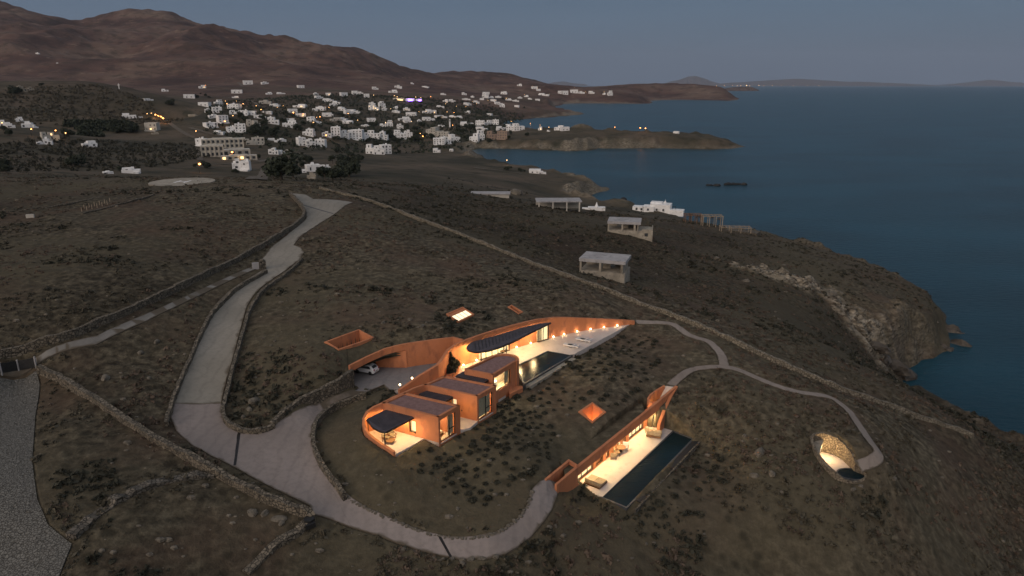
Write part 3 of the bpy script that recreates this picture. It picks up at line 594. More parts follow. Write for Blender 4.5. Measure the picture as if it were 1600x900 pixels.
# sea: one sheet to the horizon
sb = B(); nseg = 96; rr = [20, 400, 1500, 6000, 20000, 45000]
vs = [(r*math.cos(2*math.pi*i/nseg), r*math.sin(2*math.pi*i/nseg), 0) for r in rr for i in range(nseg)]
fs = [(k*nseg+i, (k+1)*nseg+i, (k+1)*nseg+(i+1)%nseg, k*nseg+(i+1)%nseg) for k in range(len(rr)-1) for i in range(nseg)]
sb.add(vs, fs); struct(sb.mk('sea', M['sea']))
# ------------------------------------------------------------------ roads
zr = lambda x, y: Sxy(x, y) + .03
def zr_road(x, y): return Sxy(x, y) + .03
for nm, poly, mt_, st in (('road', MAINR, 'road_up', 1.2), ('road', LOWR, 'road_low', .9), ('access_track', TRACK, 'track', 1.2), ('cobbled_road', COBB, 'cobble', 1.2), ('path', PATH1, 'paved', .6), ('path', PATH2, 'paved', .6)):
    struct(fill(poly, st, zr_road, nm, M[mt_]))
struct(fill(COURT, .8, lambda x, y: np.maximum(38.9, 0*x), 'driveway_court', M['court']))
# helipad with its H
hb = B(); hb.cyl((HELI[0], HELI[1], HELI[2]-.3), 9.5, .45, 40); hp = struct(hb.mk('helipad', M['concrete']))
hm = B(); zz = HELI[2]+.156
for dx, dy, lx, ly in ((-1.5,0,.7,5),(1.5,0,.7,5),(0,0,2.3,.7)): hm.box((HELI[0]+dx, HELI[1]+dy, zz), (lx, ly, .01))
mk_ = hm.mk('helipad_marking', M['white']); struct(mk_)
# drains across the road
def drain(a, b_, label):
    p, q_ = hs(*a), hs(*b_); b = B(); pts = resample([p, q_], .8); v = []; f = []
    d = (Vector(q_[:2])-Vector(p[:2])).normalized(); n = Vector((-d.y, d.x))*.22
    for x, y, z in pts:
        z = float(Sxy(x, y)[0]) + .038; v += [(x-n.x, y-n.y, z), (x+n.x, y+n.y, z), (x-n.x, y-n.y, z-.1), (x+n.x, y+n.y, z-.1)]
    for i in range(len(pts)-1):
        k = 4*i; f += [(k,k+4,k+5,k+1), (k+2,k+3,k+7,k+6), (k,k+2,k+6,k+4), (k+1,k+5,k+7,k+3)]
    solo('drain_grate', label, 'drain', v, f, M['dark_metal'])
drain((373,675.5), (365.5,727.5), 'dark drain grate across the grey driveway below the road fork')
drain((688,838), (706,870), 'dark drain grate across the loop road at its lowest bend')
drain((462,317), (521,334), 'faint dark drain across the top of the concrete road')
# ------------------------------------------------------------------ stone walls
def hstop(px, py, h): return march(lambda x, y: Sxy(x, y)+h, px, py)
def stone_wall(px, h, th, label, name='stone_wall', mat='stone', step=1.3, jit=.16, group=None, sm_=1, base_drop=.8):
    hh = [h]*len(px) if not hasattr(h, '__len__') else h
    pts = [hstop(a, b, k)[:2] + (k,) for (a, b), k in zip(px, hh)]
    th = th*.75
    pts = resample(smooth_line(pts, sm_), step); r = random.Random(len(label))
    P2 = [(x + r.uniform(-.07,.07), y + r.uniform(-.07,.07)) for x, y, _ in pts]
    g = Sxy([p[0] for p in P2], [p[1] for p in P2]); b = B()
    strip_wall(b, P2, [float(q_)+p[2]+r.uniform(-jit, jit) for q_, p in zip(g, pts)], [float(q_)-base_drop for q_ in g], th)
    return solo(name, label, 'wall', b.v, b.f, M[mat], group)
stone_wall([(-40,556),(0,545),(49,532),(102,521),(151,499),(212,474),(265,450),(329,421),(382,393),(427,370),(463,347),(476,333),(474,322),(462,308),(453,300)], 1.1, .8, 'long dry stone wall along the upper field above the access track')
stone_wall([(498,291),(520,297),(560,306),(600,319),(650,338),(700,357),(760,379),(820,403),(900,433),(960,455),(1000,470),(1050,488),(1100,508),(1150,531),(1200,554),(1250,576),(1300,598),(1360,620),(1430,644),(1520,677)], .8, .7, 'long straight stone boundary wall dividing the villa grounds from the seaward slope', mat='stone_pale')
stone_wall([(60,570),(100,589),(160,627),(220,667),(290,706),(340,733),(400,765),(450,786),(482,797),(487,805)], .95, .9, 'weathered stone wall running from the metal gate to the drive, beside the lower field')
stone_wall([(486,806),(470,824),(445,840),(415,860),(385,892)], .5, 1.2, 'broken low rubble wall falling away below the corner of the lower field')
stone_wall([(472,402),(450,424),(412,449),(390,479),(378,521),(367,562),(357,598),(349,630),(348,648),(360,662),(385,670),(410,669),(428,660)], .7, .6, 'low stone kerb wall rounding the tongue of hillside between road and driveway')
b = B(); bp = [W(425,668,38.9), W(445,653,38.9), W(470,639,38.9), W(500,628,38.9), W(530,617.5,38.95), W(552,605.5,39.0)]
tp_ = resample([p + (z,) for p, z in zip(bp, (39.7,40.1,40.5,40.9,41.4,41.85))], 1.2)
strip_wall(b, [p[:2] for p in tp_], [p[2] + random.uniform(-.1,.1) for p in tp_], [38.3]*len(tp_), .6); b.solo('stone_wall', 'tall stone retaining wall rising towards the open garage', 'wall', M['stone'])
stone_wall([(572,613.5),(560,617),(545,621.5),(515,635),(498,649),(490,666),(489,690),(497,712),(512,737),(533,764),(539,771)], .85, .6, 'curved stone wall around the lawn edge where the driveway bends')
stone_wall([(416,421),(378,442),(340,473),(321,503),(301,548),(279,594),(264,640),(259,660)], .7, .6, 'low stone wall on the left edge of the concrete road')
stone_wall([(112,838),(150,800),(185,776),(230,755),(280,742),(335,738)], .3, 1.5, 'tumbled grey rubble wall crossing the lower field', mat='stone_dark', jit=.3, step=.7)
stone_wall([(128,333),(170,322),(205,314),(240,303)], .5, .6, 'short stone field wall below the helipad', step=2)
stone_wall([(0,330),(60,325),(120,316),(160,306)], .4, .6, 'overgrown stone terrace wall at the far left of the upper field', step=2)
stone_wall([(455,289),(475,290),(497,291)], .8, .7, 'stretch of stone wall at the top of the concrete road', step=2)
# ------------------------------------------------------------------ the villa
def lamp(parent, loc, power, col=(1.0,.62,.30), r=.12, world=True, name='lamp_light', spot=None):
    d = bpy.data.lights.new(name, 'SPOT' if spot else 'POINT'); d.energy = power*4; d.color = col; d.shadow_soft_size = r
    if spot: d.spot_size = math.radians(spot); d.spot_blend = .6
    o = link(bpy.data.objects.new(name, d)); 
    if parent is not None: o.parent = parent; o.location = Vector(loc) - (parent_world(parent) if world else Vector((0,0,0)))
    else: o.location = loc
    return o
def lerp(a, b_, t): return tuple(a[i] + (b_[i]-a[i])*t for i in range(len(a)))
def panel(b, A, C, z0, z1, th, ops=()):
    """wall panel from A to C (outer face), thickness inward = left of A->C; ops: (u0, u1, v0, v1) as fractions/metres z"""
    L_ = math.dist(A, C); d = ((C[0]-A[0])/L_, (C[1]-A[1])/L_); n = (-d[1], d[0])
    def seg(u0, u1, a, c):
        if u1-u0 < 1e-3 or c-a < 1e-3: return
        p = [(A[0]+d[0]*u0, A[1]+d[1]*u0), (A[0]+d[0]*u1, A[1]+d[1]*u1), (A[0]+d[0]*u1+n[0]*th, A[1]+d[1]*u1+n[1]*th), (A[0]+d[0]*u0+n[0]*th, A[1]+d[1]*u0+n[1]*th)]
        b.prism(p, a, c)
    u = 0
    for (a, c, lo, hi) in sorted(ops):
        seg(u, a, z0, z1); seg(a, c, z0, lo); seg(a, c, hi, z1); u = c
    seg(u, L_, z0, z1)
def window(parent, A, C, u0, u1, z0, z1, inset=.18, bars=(.5,), hbar=None, lit=None, curtain=None, name='window'):
    """frame > glass, curtain; A->C with inside on the left"""
    L_ = math.dist(A, C); d = ((C[0]-A[0])/L_, (C[1]-A[1])/L_); n = (-d[1], d[0])
    def pt(u, k): return (A[0]+d[0]*u+n[0]*k, A[1]+d[1]*u+n[1]*k)
    b = B(); t = .09; k = inset
    def bar(ua, ub, za, zb): b.prism([pt(ua,k-.04), pt(ub,k-.04), pt(ub,k+.04), pt(ua,k+.04)], za, zb)
    bar(u0, u1, z0, z0+t); bar(u0, u1, z1-t, z1); bar(u0, u0+t, z0+t, z1-t); bar(u1-t, u1, z0+t, z1-t)
    for q in bars: c = u0+(u1-u0)*q; bar(c-t/2, c+t/2, z0+t, z1-t)
    if hbar: bar(u0+(u1-u0)*(bars[0] if bars else 0)+t/2, u1-t, z0+(z1-z0)*hbar, z0+(z1-z0)*hbar+t)
    w_ = b.mk(name, M['dark_metal'], parent)
    g = B(); g.prism([pt(u0+t,k-.008), pt(u1-t,k-.008), pt(u1-t,k+.008), pt(u0+t,k+.008)], z0+t, z1-t); g.mk('glass', M['glass'], w_)
    if lit:
        g = B(); g.prism([pt(u0+t,k+.25), pt(u1-t,k+.25), pt(u1-t,k+.28), pt(u0+t,k+.28)], z0+t, z1-t); g.mk('lit_blind', M[lit], w_)
    if curtain:
        ca, cb_ = curtain; g = B(); nn = 14; pts = []
        for i in range(nn+1):
            u = u0 + (u1-u0)*(ca+(cb_-ca)*i/nn); pts.append(pt(u, k+.22+.05*(i%2)))
        strip_wall(g, pts, [z1-.1]*(nn+1), [z0+.1]*(nn+1), .03); g.mk('curtain', M['curtain'], w_)
    return w_
M['curtain'] = noisy('curtain_linen', (.60,.52,.38), (.68,.60,.45), 3, .95)
M['room_glow'] = emis('lit_blind', (1.0,.78,.46), 1.25)
def shrink(poly, t):
    n = len(poly); ar = sum(poly[i][0]*poly[(i+1)%n][1]-poly[(i+1)%n][0]*poly[i][1] for i in range(n)); s_ = 1 if ar > 0 else -1; out = []
    for i in range(n):
        a, p, c = Vector(poly[i-1]), Vector(poly[i]), Vector(poly[(i+1)%n]); d1 = (p-a).normalized(); d2 = (c-p).normalized()
        n1 = Vector((-d1.y, d1.x))*s_; n2 = Vector((-d2.y, d2.x))*s_; m_ = (n1+n2); m_ = m_/max(.3, m_.length_squared)*2
        out.append(tuple(p + m_*t))
    return out
villa = thing('villa', 'terracotta villa of three flat-roofed room blocks with cane pergolas and big lit windows', 'house', (-5, 76, 38))
def roof_of(poly, z, name='roof'):
    b = B(); b.prism(shrink(poly, .36), z-.55, z-.16); return b.mk(name, M['gravel_roof'], villa)
# front block, middle block (outer faces listed clockwise seen from above would flip the inside; FL->FR keeps the room on the left)
def block(poly, z0, z1, front_ops, side_ops, name):
    A, C, D, E = poly   # front-left, front-right, back-right, back-left
    b = B(); th = .34
    panel(b, A, C, z0, z1, th, front_ops)
    # side facing the camera's left: E -> A has inside on the left as well
    LE = math.dist(E, A); LD = math.dist(C, D)
    panel(b, E, A, z0, z1, th, side_ops)
    panel(b, C, D, z0, z1, th)
    panel(b, D, E, z0, z1, th)
    b.mk('wall', M['plaster'], villa)
    i_ = shrink(poly, .36); r = B()
    mid = [lerp(i_[0], i_[3], .66), lerp(i_[1], i_[2], .66)]
    r.prism([i_[0], i_[1], mid[1], mid[0]], z0+.35, z0+.45); r.mk('room_floor', M['cream'], villa)
    r = B(); r.prism([mid[0], mid[1], lerp(mid[1], i_[2], .03), lerp(mid[0], i_[3], .03)], z0+.45, z1-.56)
    q = shrink(poly, .35)
    r.mk('room_partition', M['cream'], villa)
    roof_of(poly, z1)
    c = lerp(lerp(A, C, .5), lerp(E, D, .5), .3)
    lamp(villa, (c[0], c[1], z1-.9), 150, (1.0,.74,.44), .25)
    return i_
block(BL1, 37.6, RZ1, [(.30, 3.18, 38.45, 41.45)], [(4.0, 5.0, 38.95, 40.6)], 'a')
window(villa, BL1[0], BL1[1], .30, 3.18, 38.45, 41.45, bars=(.62,), hbar=.33, curtain=(.62,.95))
window(villa, BL1[3], BL1[0], 4.0, 5.0, 38.95, 40.6, bars=(), lit='room_glow')
block(BL2, 37.6, RZ1, [(.30, 3.3, 38.45, 41.45)], [(4.2, 5.0, 38.95, 40.9)], 'b')
window(villa, BL2[0], BL2[1], .30, 3.3, 38.45, 41.45, bars=(.55,), hbar=.33, curtain=(.1,.95))
window(villa, BL2[3], BL2[0], 4.2, 5.0, 38.95, 40.9, bars=(), lit='room_glow')
# pale sills under the big windows
for bl in (BL1, BL2):
    L_ = math.dist(bl[0], bl[1]); d = ((bl[1][0]-bl[0][0])/L_, (bl[1][1]-bl[0][1])/L_); n = (-d[1], d[0]); b = B()
    p0 = (bl[0][0]+d[0]*.3, bl[0][1]+d[1]*.3); p1 = (bl[0][0]+d[0]*3.2, bl[0][1]+d[1]*3.2)
    b.prism([(p0[0]-n[0]*.08, p0[1]-n[1]*.08), (p1[0]-n[0]*.08, p1[1]-n[1]*.08), (p1[0]+n[0]*.14, p1[1]+n[1]*.14), (p0[0]+n[0]*.14, p0[1]+n[1]*.14)], 38.32, 38.446)
    b.mk('sill', M['deck'], villa)
# rear block with the rounded end
b = B(); pz0, pz1 = 38.0, RZ3; A, C = BL3[0], BL3[1]; L3 = math.dist(A, C)
panel(b, A, C, pz0, pz1, .34, [(.35, 4.35, 39.75, 41.95)])
strip_wall(b, [lerp(C, BL3[2], .02)] + BL3[2:-1] + [BL3[-1]], [pz1-.002]*9, [pz0]*9, .34) if len(BL3) == 10 else None
panel(b, BL3[-1], A, pz0, pz1, .34)
b.mk('wall', M['plaster'], villa); roof_of(BL3, RZ3)
window(villa, A, C, .35, 4.35, 39.75, 41.95, bars=(.72,), curtain=(.74,.99))
i_ = shrink(BL3, .36); r = B(); r.prism(i_, 39.3, 39.42); r.mk('room_floor', M['cream'], villa)
r = B(); m0, m1 = lerp(i_[0], i_[-1], .7), lerp(i_[1], i_[5], .6); strip_wall(r, [m0, m1], [42]*2, [39.4]*2, .1); r.mk('room_partition', M['cream'], villa)
c = lerp(lerp(A, C, .45), lerp(BL3[-1], BL3[-2], .5), .3); lamp(villa, (c[0], c[1], 41.6), 200, (1.0,.78,.48), .25)
# kitchen counter and lounge chairs seen inside
d3 = ((C[0]-A[0])/L3, (C[1]-A[1])/L3); n3 = (-d3[1], d3[0]); ang3 = math.atan2(d3[1], d3[0])
fb_ = B(); q = (A[0]+d3[0]*1.8+n3[0]*1.6, A[1]+d3[1]*1.8+n3[1]*1.6); fb_.box((q[0], q[1], 39.9), (2.2,.7,.9), ang3); fb_.solo('kitchen_island', 'pale kitchen island behind the wide window of the rear block', 'counter', M['white'])
# beds inside the two front rooms
for bl, lab in ((BL1, 'bed behind the window of the front room block'), (BL2, 'bed behind the window of the middle room block')):
    L_ = math.dist(bl[0], bl[1]); d = ((bl[1][0]-bl[0][0])/L_, (bl[1][1]-bl[0][1])/L_); n = (-d[1], d[0]); an = math.atan2(d[1], d[0])
    q = (bl[0][0]+d[0]*1.75+n[0]*2.6, bl[0][1]+d[1]*1.75+n[1]*2.6)
    t = thing('bed', 'linen covered ' + lab, 'bed', (q[0], q[1], 38.05)); b = B(); b.box((q[0], q[1], 38.22), (1.7,2.0,.3), an); b.mk('bed_frame', M['wood'], t)
    b = B(); b.box((q[0], q[1], 38.5), (1.6,1.95,.25), an); b.mk('mattress', M['cream'], t)
# lower storey ledge and planter slab under the rear block
b = B(); SL = [W(776,617,38.9), W(792,608,38.9), W(817,601,38.9), W(817,611.5,38.3), W(795,620,38.3), W(780,632,38.3)]
b.prism([W(793,603,38.9), W(816,601,38.9), W(817,605,38.9), W(796,614,38.9)], 37.8, 38.75); b.mk('ledge', M['plaster'], villa)
b = B(); b.prism([W(776,619,38.5), W(790,610,38.5), W(793,614,38.5), W(779,623.5,38.5)], 37.9, 38.35); b.mk('terrace_step', M['deck'], villa)
c = W(788,613,38.6); lamp(villa, (c[0]+.1, c[1]-.3, 38.9), 16)
# pergolas
def pergola(pts, z, posts, label=None):
    b = B(); poly = [W(a, c, z) for a, c in pts]; b.prism(poly, z-.12, z)
    # canes: thin ribs laid across
    A_, D_ = Vector(poly[0]), Vector(poly[-1]); 
    p = b.mk('pergola', M['pergola'], villa)
    n = 16; r = B(); e0, e1 = poly[PER[0]], poly[PER[1]]; f0, f1 = poly[PER[2]], poly[PER[3]]
    for i in range(1, n):
        t = i/n; a = lerp(e0, e1, t); c = lerp(f0, f1, t); r.bar((a[0], a[1], z+.03), (c[0], c[1], z+.03), .05)
    r.mk('cane_rib', M['pergola'], p)
    b = B()
    for i in range(len(poly)): a, c = poly[i], poly[(i+1) % len(poly)]; b.bar((a[0], a[1], z-.2), (c[0], c[1], z-.2), .1, .14)
    b.mk('frame', M['dark_metal'], p)
    for (px, py, zb) in posts:
        x, y = W(px, py, z); b = B(); b.bar((x, y, z-.15), (x, y, zb), .11); b.mk('post', M['dark_metal'], p)
    return p
PER = (0, 3, 1, 2)
pergola([(573,654.4), (606,638.6), (648,650.6), (602.7,674.3), (593,672.2), (583,667)], 41.2, [(574.5,656,39.3), (600.5,673,38.7)])
pergola([(654,615.6), (672,608), (711,617.8), (693.5,627.3)], 41.2, [])
pergola([(712,586.5), (724,580.5), (768,589.5), (755,598)], 41.8, [])
# curved outer wall of the front terrace, carried on behind the blocks
g = B(); lo = [38.2]*len(CV); pts = resample([p + (z,) for p, z in zip(CV, CVZ)], .5); strip_wall(g, [p[:2] for p in pts], [p[2] for p in pts], [37.6]*len(pts), .32)
solo('curved_wall', 'curved terracotta wall embracing the front terrace and armchairs, running back behind the room blocks', 'wall', g.v, g.f, M['plaster'])
TB = hs(618,711)
# long curved wall of the upper deck
g = B(); pts = resample([p + (z,) for p, z in zip(smooth_line(BW, 1), smooth_line([(z, 0) for z in BWZ], 1))] if False else [p + (z,) for p, z in zip(BW, BWZ)], .8)
strip_wall(g, [p[:2] for p in pts], [p[2] for p in pts], [37.9]*len(pts), .42)
bigw = solo('deck_wall', 'long curved terracotta wall behind the upper deck, tapering to a tip at the stone path', 'wall', g.v, g.f, M['plaster'])
# garage wall and beam
gar = thing('garage', 'open terracotta garage dug into the hill with a long beam over the parked car', 'garage', (W(600,574,38.8)[0], W(600,574,38.8)[1], 38.8))
g = B(); pts = resample([p + (z,) for p, z in zip(GW, GWZ)], .8); strip_wall(g, [p[:2] for p in pts], [p[2] for p in pts], [38.3]*len(pts), .36); g.mk('wall', M['plaster'], gar)
g = B(); pts = resample([p + (z,) for p, z in zip(BM, BMZ)], .8); strip_wall(g, [p[:2] for p in pts], [p[2] for p in pts], [p[2]-.95 for p in pts], .36); g.mk('beam', M['plaster'], gar)
RW = [W(632,556,41.0)] + REC[:4]; rw = resample([W(636,571,39.2), REC[1], REC[2]], .8)
g = B(); strip_wall(g, rw, [41.6]*len(rw), [38.4]*len(rw), .3); g.mk('rear_wall', M['plaster'], gar)
back = resample([REC[2], W(584,566,38.8), W(566,562,38.8), W(548,568,38.8)], 1.0)
g = B(); strip_wall(g, back, [41.6]*len(back), [38.4]*len(back), .3); g.mk('back_wall', M['plaster'], gar)
g = B(); sl_ = [tuple(Vector(BM[0])*1.0 + (Vector(BM[0])-Vector(BM[1])).normalized()*.9), BM[1], BM[2], BM[3], BM[4], W(640,571,38.8), REC[1], REC[2], W(584,565,38.8), W(566,560,38.8), W(540,566,38.8)]
bx = np.array(sl_); zt = float(Sxy(bx[:,0].mean(), bx[:,1].mean())[0]); 
rp_ = shrink(sl_[:5][::-1] + [sl_[10], sl_[9], sl_[8], sl_[7], sl_[6], sl_[5]], .0)
rp_r = resample(list(rp_) + [rp_[0]], .7)[:-1]; rp_r = [p[:2] for p in rp_r]; hole = shrink(PIT1, .05); bx = np.array(rp_r); gx, gy = np.meshgrid(np.arange(bx[:,0].min(), bx[:,0].max(), .6), np.arange(bx[:,1].min(), bx[:,1].max(), .6)); gx = gx.ravel(); gy = gy.ravel(); k = (sdist(gx, gy, rp_r) > .25) & (sdist(gx, gy, hole) < -.1); n1_, n2_ = len(rp_r), len(hole)
r = geometry.delaunay_2d_cdt([Vector(p) for p in rp_r] + [Vector(p) for p in hole] + [Vector((a, c)) for a, c in zip(gx[k], gy[k])], [(i,(i+1)%n1_) for i in range(n1_)] + [(n1_+i, n1_+(i+1)%n2_) for i in range(n2_)], [], 1, 1e-4)
vv = [(v.x, v.y, max(41.2, float(Sxy(v.x, v.y)[0]) - .03)) for v in r[0]]; ff = [tuple(f) for f in r[2] if sdist([sum(vv[i][0] for i in f)/3], [sum(vv[i][1] for i in f)/3], hole)[0] < 0]
nv_ = len(vv); vv += [(a, c, z-.35) for a, c, z in vv]; ff += [tuple(i+nv_ for i in reversed(f)) for f in ff]; mesh('planted_roof', vv, ff, M['ground'], gar, origin=(0,0,0))
# ------------------------------------------------------------------ decks
struct(fill(house_pad[:0] + [W(618,710.2,38.6)] + CV[:13] + [lerp(BL1[3], BL1[0], .02), BL1[0], W(662.7,685.3,38.6)], .6, lambda x, y: 38.6 + 0*x, 'terrace', M['deck'], .5))
struct(fill([BL1[3], BL1[2], BL1[1], W(735,668,38.5), BL2[0], BL2[3]], .7, lambda x, y: 38.5+0*x, 'terrace', M['deck'], .4))
P1 = [W(819,597,DZ), W(891,554.4,DZ), W(856,547.8,DZ), W(806,571.5,DZ)]
deckp = [CV[15]] + [CV[14]] + [BW[0]] + BW[1:] + [W(986,505.2,DZ), W(896,553.2,DZ), P1[1], P1[2], P1[3], BL3[4], BL3[5], BL3[7], BL3[9], BL3[0], BL2[1], BL2[2], BL2[3]]
struct(fill(deckp, .9, lambda x, y: DZ+0*x, 'deck', M['deck'], .5))
# step-free coping at the deck's open edge
b = B(); e = [W(986,505.2,DZ), W(896,553.2,DZ)]; strip_wall(b, e, [DZ+.03]*2, [38.2]*2, .25)
b.solo('deck_edge', 'pale kerb along the open edge of the upper deck', 'kerb', M['deck'])
def pool(poly, z, label, outer, cop=.28, depth=.9, group=None):
    t = thing('swimming_pool', label, 'pool', (poly[0][0], poly[0][1], z-depth)); n = len(poly)
    g = B(); ring = shrink(poly, -cop)
    for i in range(n):
        j = (i+1) % n; low = .10 if i in outer else 0
        g.prism([poly[i], poly[j], ring[j], ring[i]], z-1.5, z-.02-low)
    g.mk('coping', M['pool_tile'], t)
    g = B(); g.prism(poly, z-1.4, z-.12); g.mk('water', M['pool'], t); return t
pool(P1, DZ, 'dark blue rectangular pool beside the upper deck and rounded room block', (0,))
b = B(); dP = (Vector(P1[1])-Vector(P1[0])).normalized(); nP = Vector((dP.y, -dP.x)); b.prism([tuple(Vector(P1[0])+nP*.29), tuple(Vector(P1[1])+nP*.29), tuple(Vector(P1[1])+nP*1.05), tuple(Vector(P1[0])+nP*1.05)], 37.6, 38.62); b.solo('overflow_channel', 'pale concrete overflow ledge below the outer edge of the upper pool', 'ledge', M['concrete'])
# ------------------------------------------------------------------ canopy over the lounge on the upper deck
cz = 42.4; can = thing('canopy', 'large leaf-shaped cane canopy against the curved wall above the lit lounge windows', 'canopy', (W(790,530,42)[0], W(790,530,42)[1], DZ))
cp = [(861,503.5),(842,505.5),(815,512),(785,521),(757,529),(740,533.5),(731,538.5),(729,542.5),(731,546),(739,548.8),(749,549),(763,547),(780,542),(795,536),(812,528),(832,517.5)]
cpw = [W(a, c, cz) for a, c in cp]; b = B(); b.prism(cpw, cz-.12, cz); cn = b.mk('cane_cover', M['pergola'], can)
b = B()
for i in range(len(cpw)): a, c = cpw[i], cpw[(i+1) % len(cpw)]; b.bar((a[0], a[1], cz-.2), (c[0], c[1], cz-.2), .12, .16)
b.mk('frame', M['dark_metal'], can)
b = B()
for i in range(1, 24):
    t = i/24; a = lerp(W(736,536,cz), W(858,502.5,cz), t); c = lerp(W(738,551,cz), W(858,506,cz), t)
    aa = Vector((a[0], a[1])); 
    # keep the rib inside the leaf
    pts = [(a[0]+(c[0]-a[0])*k/30, a[1]+(c[1]-a[1])*k/30) for k in range(31)]; ins = sdist([p[0] for p in pts], [p[1] for p in pts], cpw) > .15
    ix = np.where(ins)[0]
    if len(ix) > 2: b.bar((*pts[ix[0]], cz+.035), (*pts[ix[-1]], cz+.035), .07)
b.mk('cane_rib', M['dark_metal'], cn)
for px, py in ((752,550.5), (791,537.5)):
    x, y = W(px, py-3, cz); b = B(); b.bar((x, y, cz-.2), (x, y, DZ), .13); b.mk('post', M['dark_metal'], can)
# glazed lounge front under the canopy, set against the wall
def inwall(px, py, z, off): 
    x, y = W(px, py, z); return (x, y)
_bw = resample([p + (0.0,) for p in BW], .1); _bx = np.array([proj(p[0], p[1], DZ)[0] for p in _bw])
def onwall(px, off=.35):
    k = min(max(int(np.argmin(np.abs(_bx-px))), 3), len(_bw)-4); a, c = Vector(_bw[k-3][:2]), Vector(_bw[k+3][:2]); d = (c-a).normalized(); n = Vector((d.y, -d.x)); return tuple(Vector(_bw[k][:2]) + n*off)
G0, G1 = onwall(746,.62), onwall(793,.62)
gl_ = thing('lounge_front', 'long lit glazed lounge front beneath the leaf-shaped canopy', 'glazing', (*G0, DZ))
window(gl_, G0, G1, 0.0, math.dist(G0, G1), DZ+.02, DZ+2.7, inset=.1, bars=(.2,.4,.6,.8), lit='room_glow')
G2, G3 = onwall(837,.62), onwall(854,.62)
gl2 = thing('glass_door', 'tall lit glass door in the curved wall right of the canopy', 'door', (*G2, DZ))
window(gl2, G2, G3, 0.0, math.dist(G2, G3), DZ+.02, DZ+2.75, inset=.1, bars=(.5,), lit='room_glow', curtain=(0,.45))
# ------------------------------------------------------------------ wall lights along the deck
def ground_light(px, py, z, label, power=26, group='small ground lights along the curved walls', at=None):
    x, y = at if at else W(px, py, z); t = thing('ground_light', label, 'light', (x, y, z), group)
    b = B(); b.cyl((x, y, z), .07, .22, 8); b.mk('stem', M['dark_metal'], t); b = B(); b.ball((x, y, z+.3), .13, 8, 5); b.mk('bulb', M['bulb'], t)
    lamp(t, (x, y, z+.32), power, (1.0,.66,.34), .13); return t
glp = [(720,567.5,'first small light at the left end of the deck wall, beside the planter'), (741,559,'second small light from the planter, left of the canopy post'), (804,539.5,'small light at the foot of the deck wall just right of the lounge glazing'), (826,534,'small light between the lounge glazing and the tall glass door'),
       (861,527,'first small light right of the tall glass door'), (878,524,'second small light right of the tall glass door'), (899,519.5,'third small light right of the tall glass door'), (920,516.5,'fourth small light right of the tall glass door'), (941,513.5,'fifth small light right of the tall glass door'), (962,510.5,'last small light near the tapering tip of the deck wall')]
for px, py, lb in glp: ground_light(px, py, DZ, lb, 26, at=onwall(px, .6))
ground_light(644,593.8,39.9,'right one of two lights in the planting bed beside the court', 24)
ground_light(625,604.2,39.7,'left one of two lights in the planting bed beside the court', 24)
# ------------------------------------------------------------------ lights that wash the walls (recessed downlights)
def dc(px, py, z, power, label, col=(1.0,.66,.24)):
    x, y = W(px, py, z); t = thing('downlight', label, 'light', (x, y, z-.1), 'recessed downlights'); b = B(); b.cyl((x, y, z-.06), .08, .06, 8); b.mk('housing', M['dark_metal'], t); lamp(t, (x, y, z-.3), power, col, .1 if power < 100 else .35)
def dl(px, py, z, dz, power, label, col=(1.0,.64,.23)):
    x, y = W(px, py, z); t = thing('downlight', label, 'light', (x, y, z+dz-.06), 'recessed downlights'); b = B(); b.cyl((x, y, z+dz-.06), .08, .06, 8); b.mk('housing', M['dark_metal'], t); lamp(t, (x, y, z+dz-.14), power, col, .1)
dc(588,655,41,36,'downlight under the pergola of the front terrace, over its left side'); dc(610,668,40.95,52,'downlight under the pergola of the front terrace, over the armchairs', (1.0,.68,.30)); dc(628,654,41,62,'downlight under the pergola of the front terrace, beside the block wall', (1.0,.66,.26)); dc(606,643,41,45,'downlight at the back corner of the front pergola'); dl(650,690,38.6,1.3,14,'low wall light on the block wall beside the open front terrace', (1.0,.64,.32))
dc(694,618,41,90,'downlight under the pergola between the front and middle blocks'); dc(672,612,41,60,'downlight at the back of the pergola between front and middle blocks'); dl(722,662,38.6,1.9,22,'low light on the terrace between the front and middle blocks')
dc(750,592,41.5,90,'downlight under the pergola between the middle and rear blocks')
dc(648,600,40.2,45,'wall light in the sunken passage at its left end'); dc(672,588,40.6,60,'wall light in the sunken passage behind the middle block'); dc(692,575,40.8,45,'wall light in the sunken passage near the planter')
dc(706,532,42.0,7,'wall light in the far corner of the garage court')
dc(740,543,42.1,120,'downlight under the left tip of the canopy'); dc(760,545,42.1,150,'downlight under the middle of the canopy', (1.0,.70,.34)); dc(787,538,42.1,180,'downlight under the canopy near its right post', (1.0,.70,.34)); dc(812,526,42.1,150,'downlight under the right point of the canopy', (1.0,.70,.34)); dc(834,514,42.1,110,'downlight under the pointed right end of the canopy', (1.0,.70,.34))
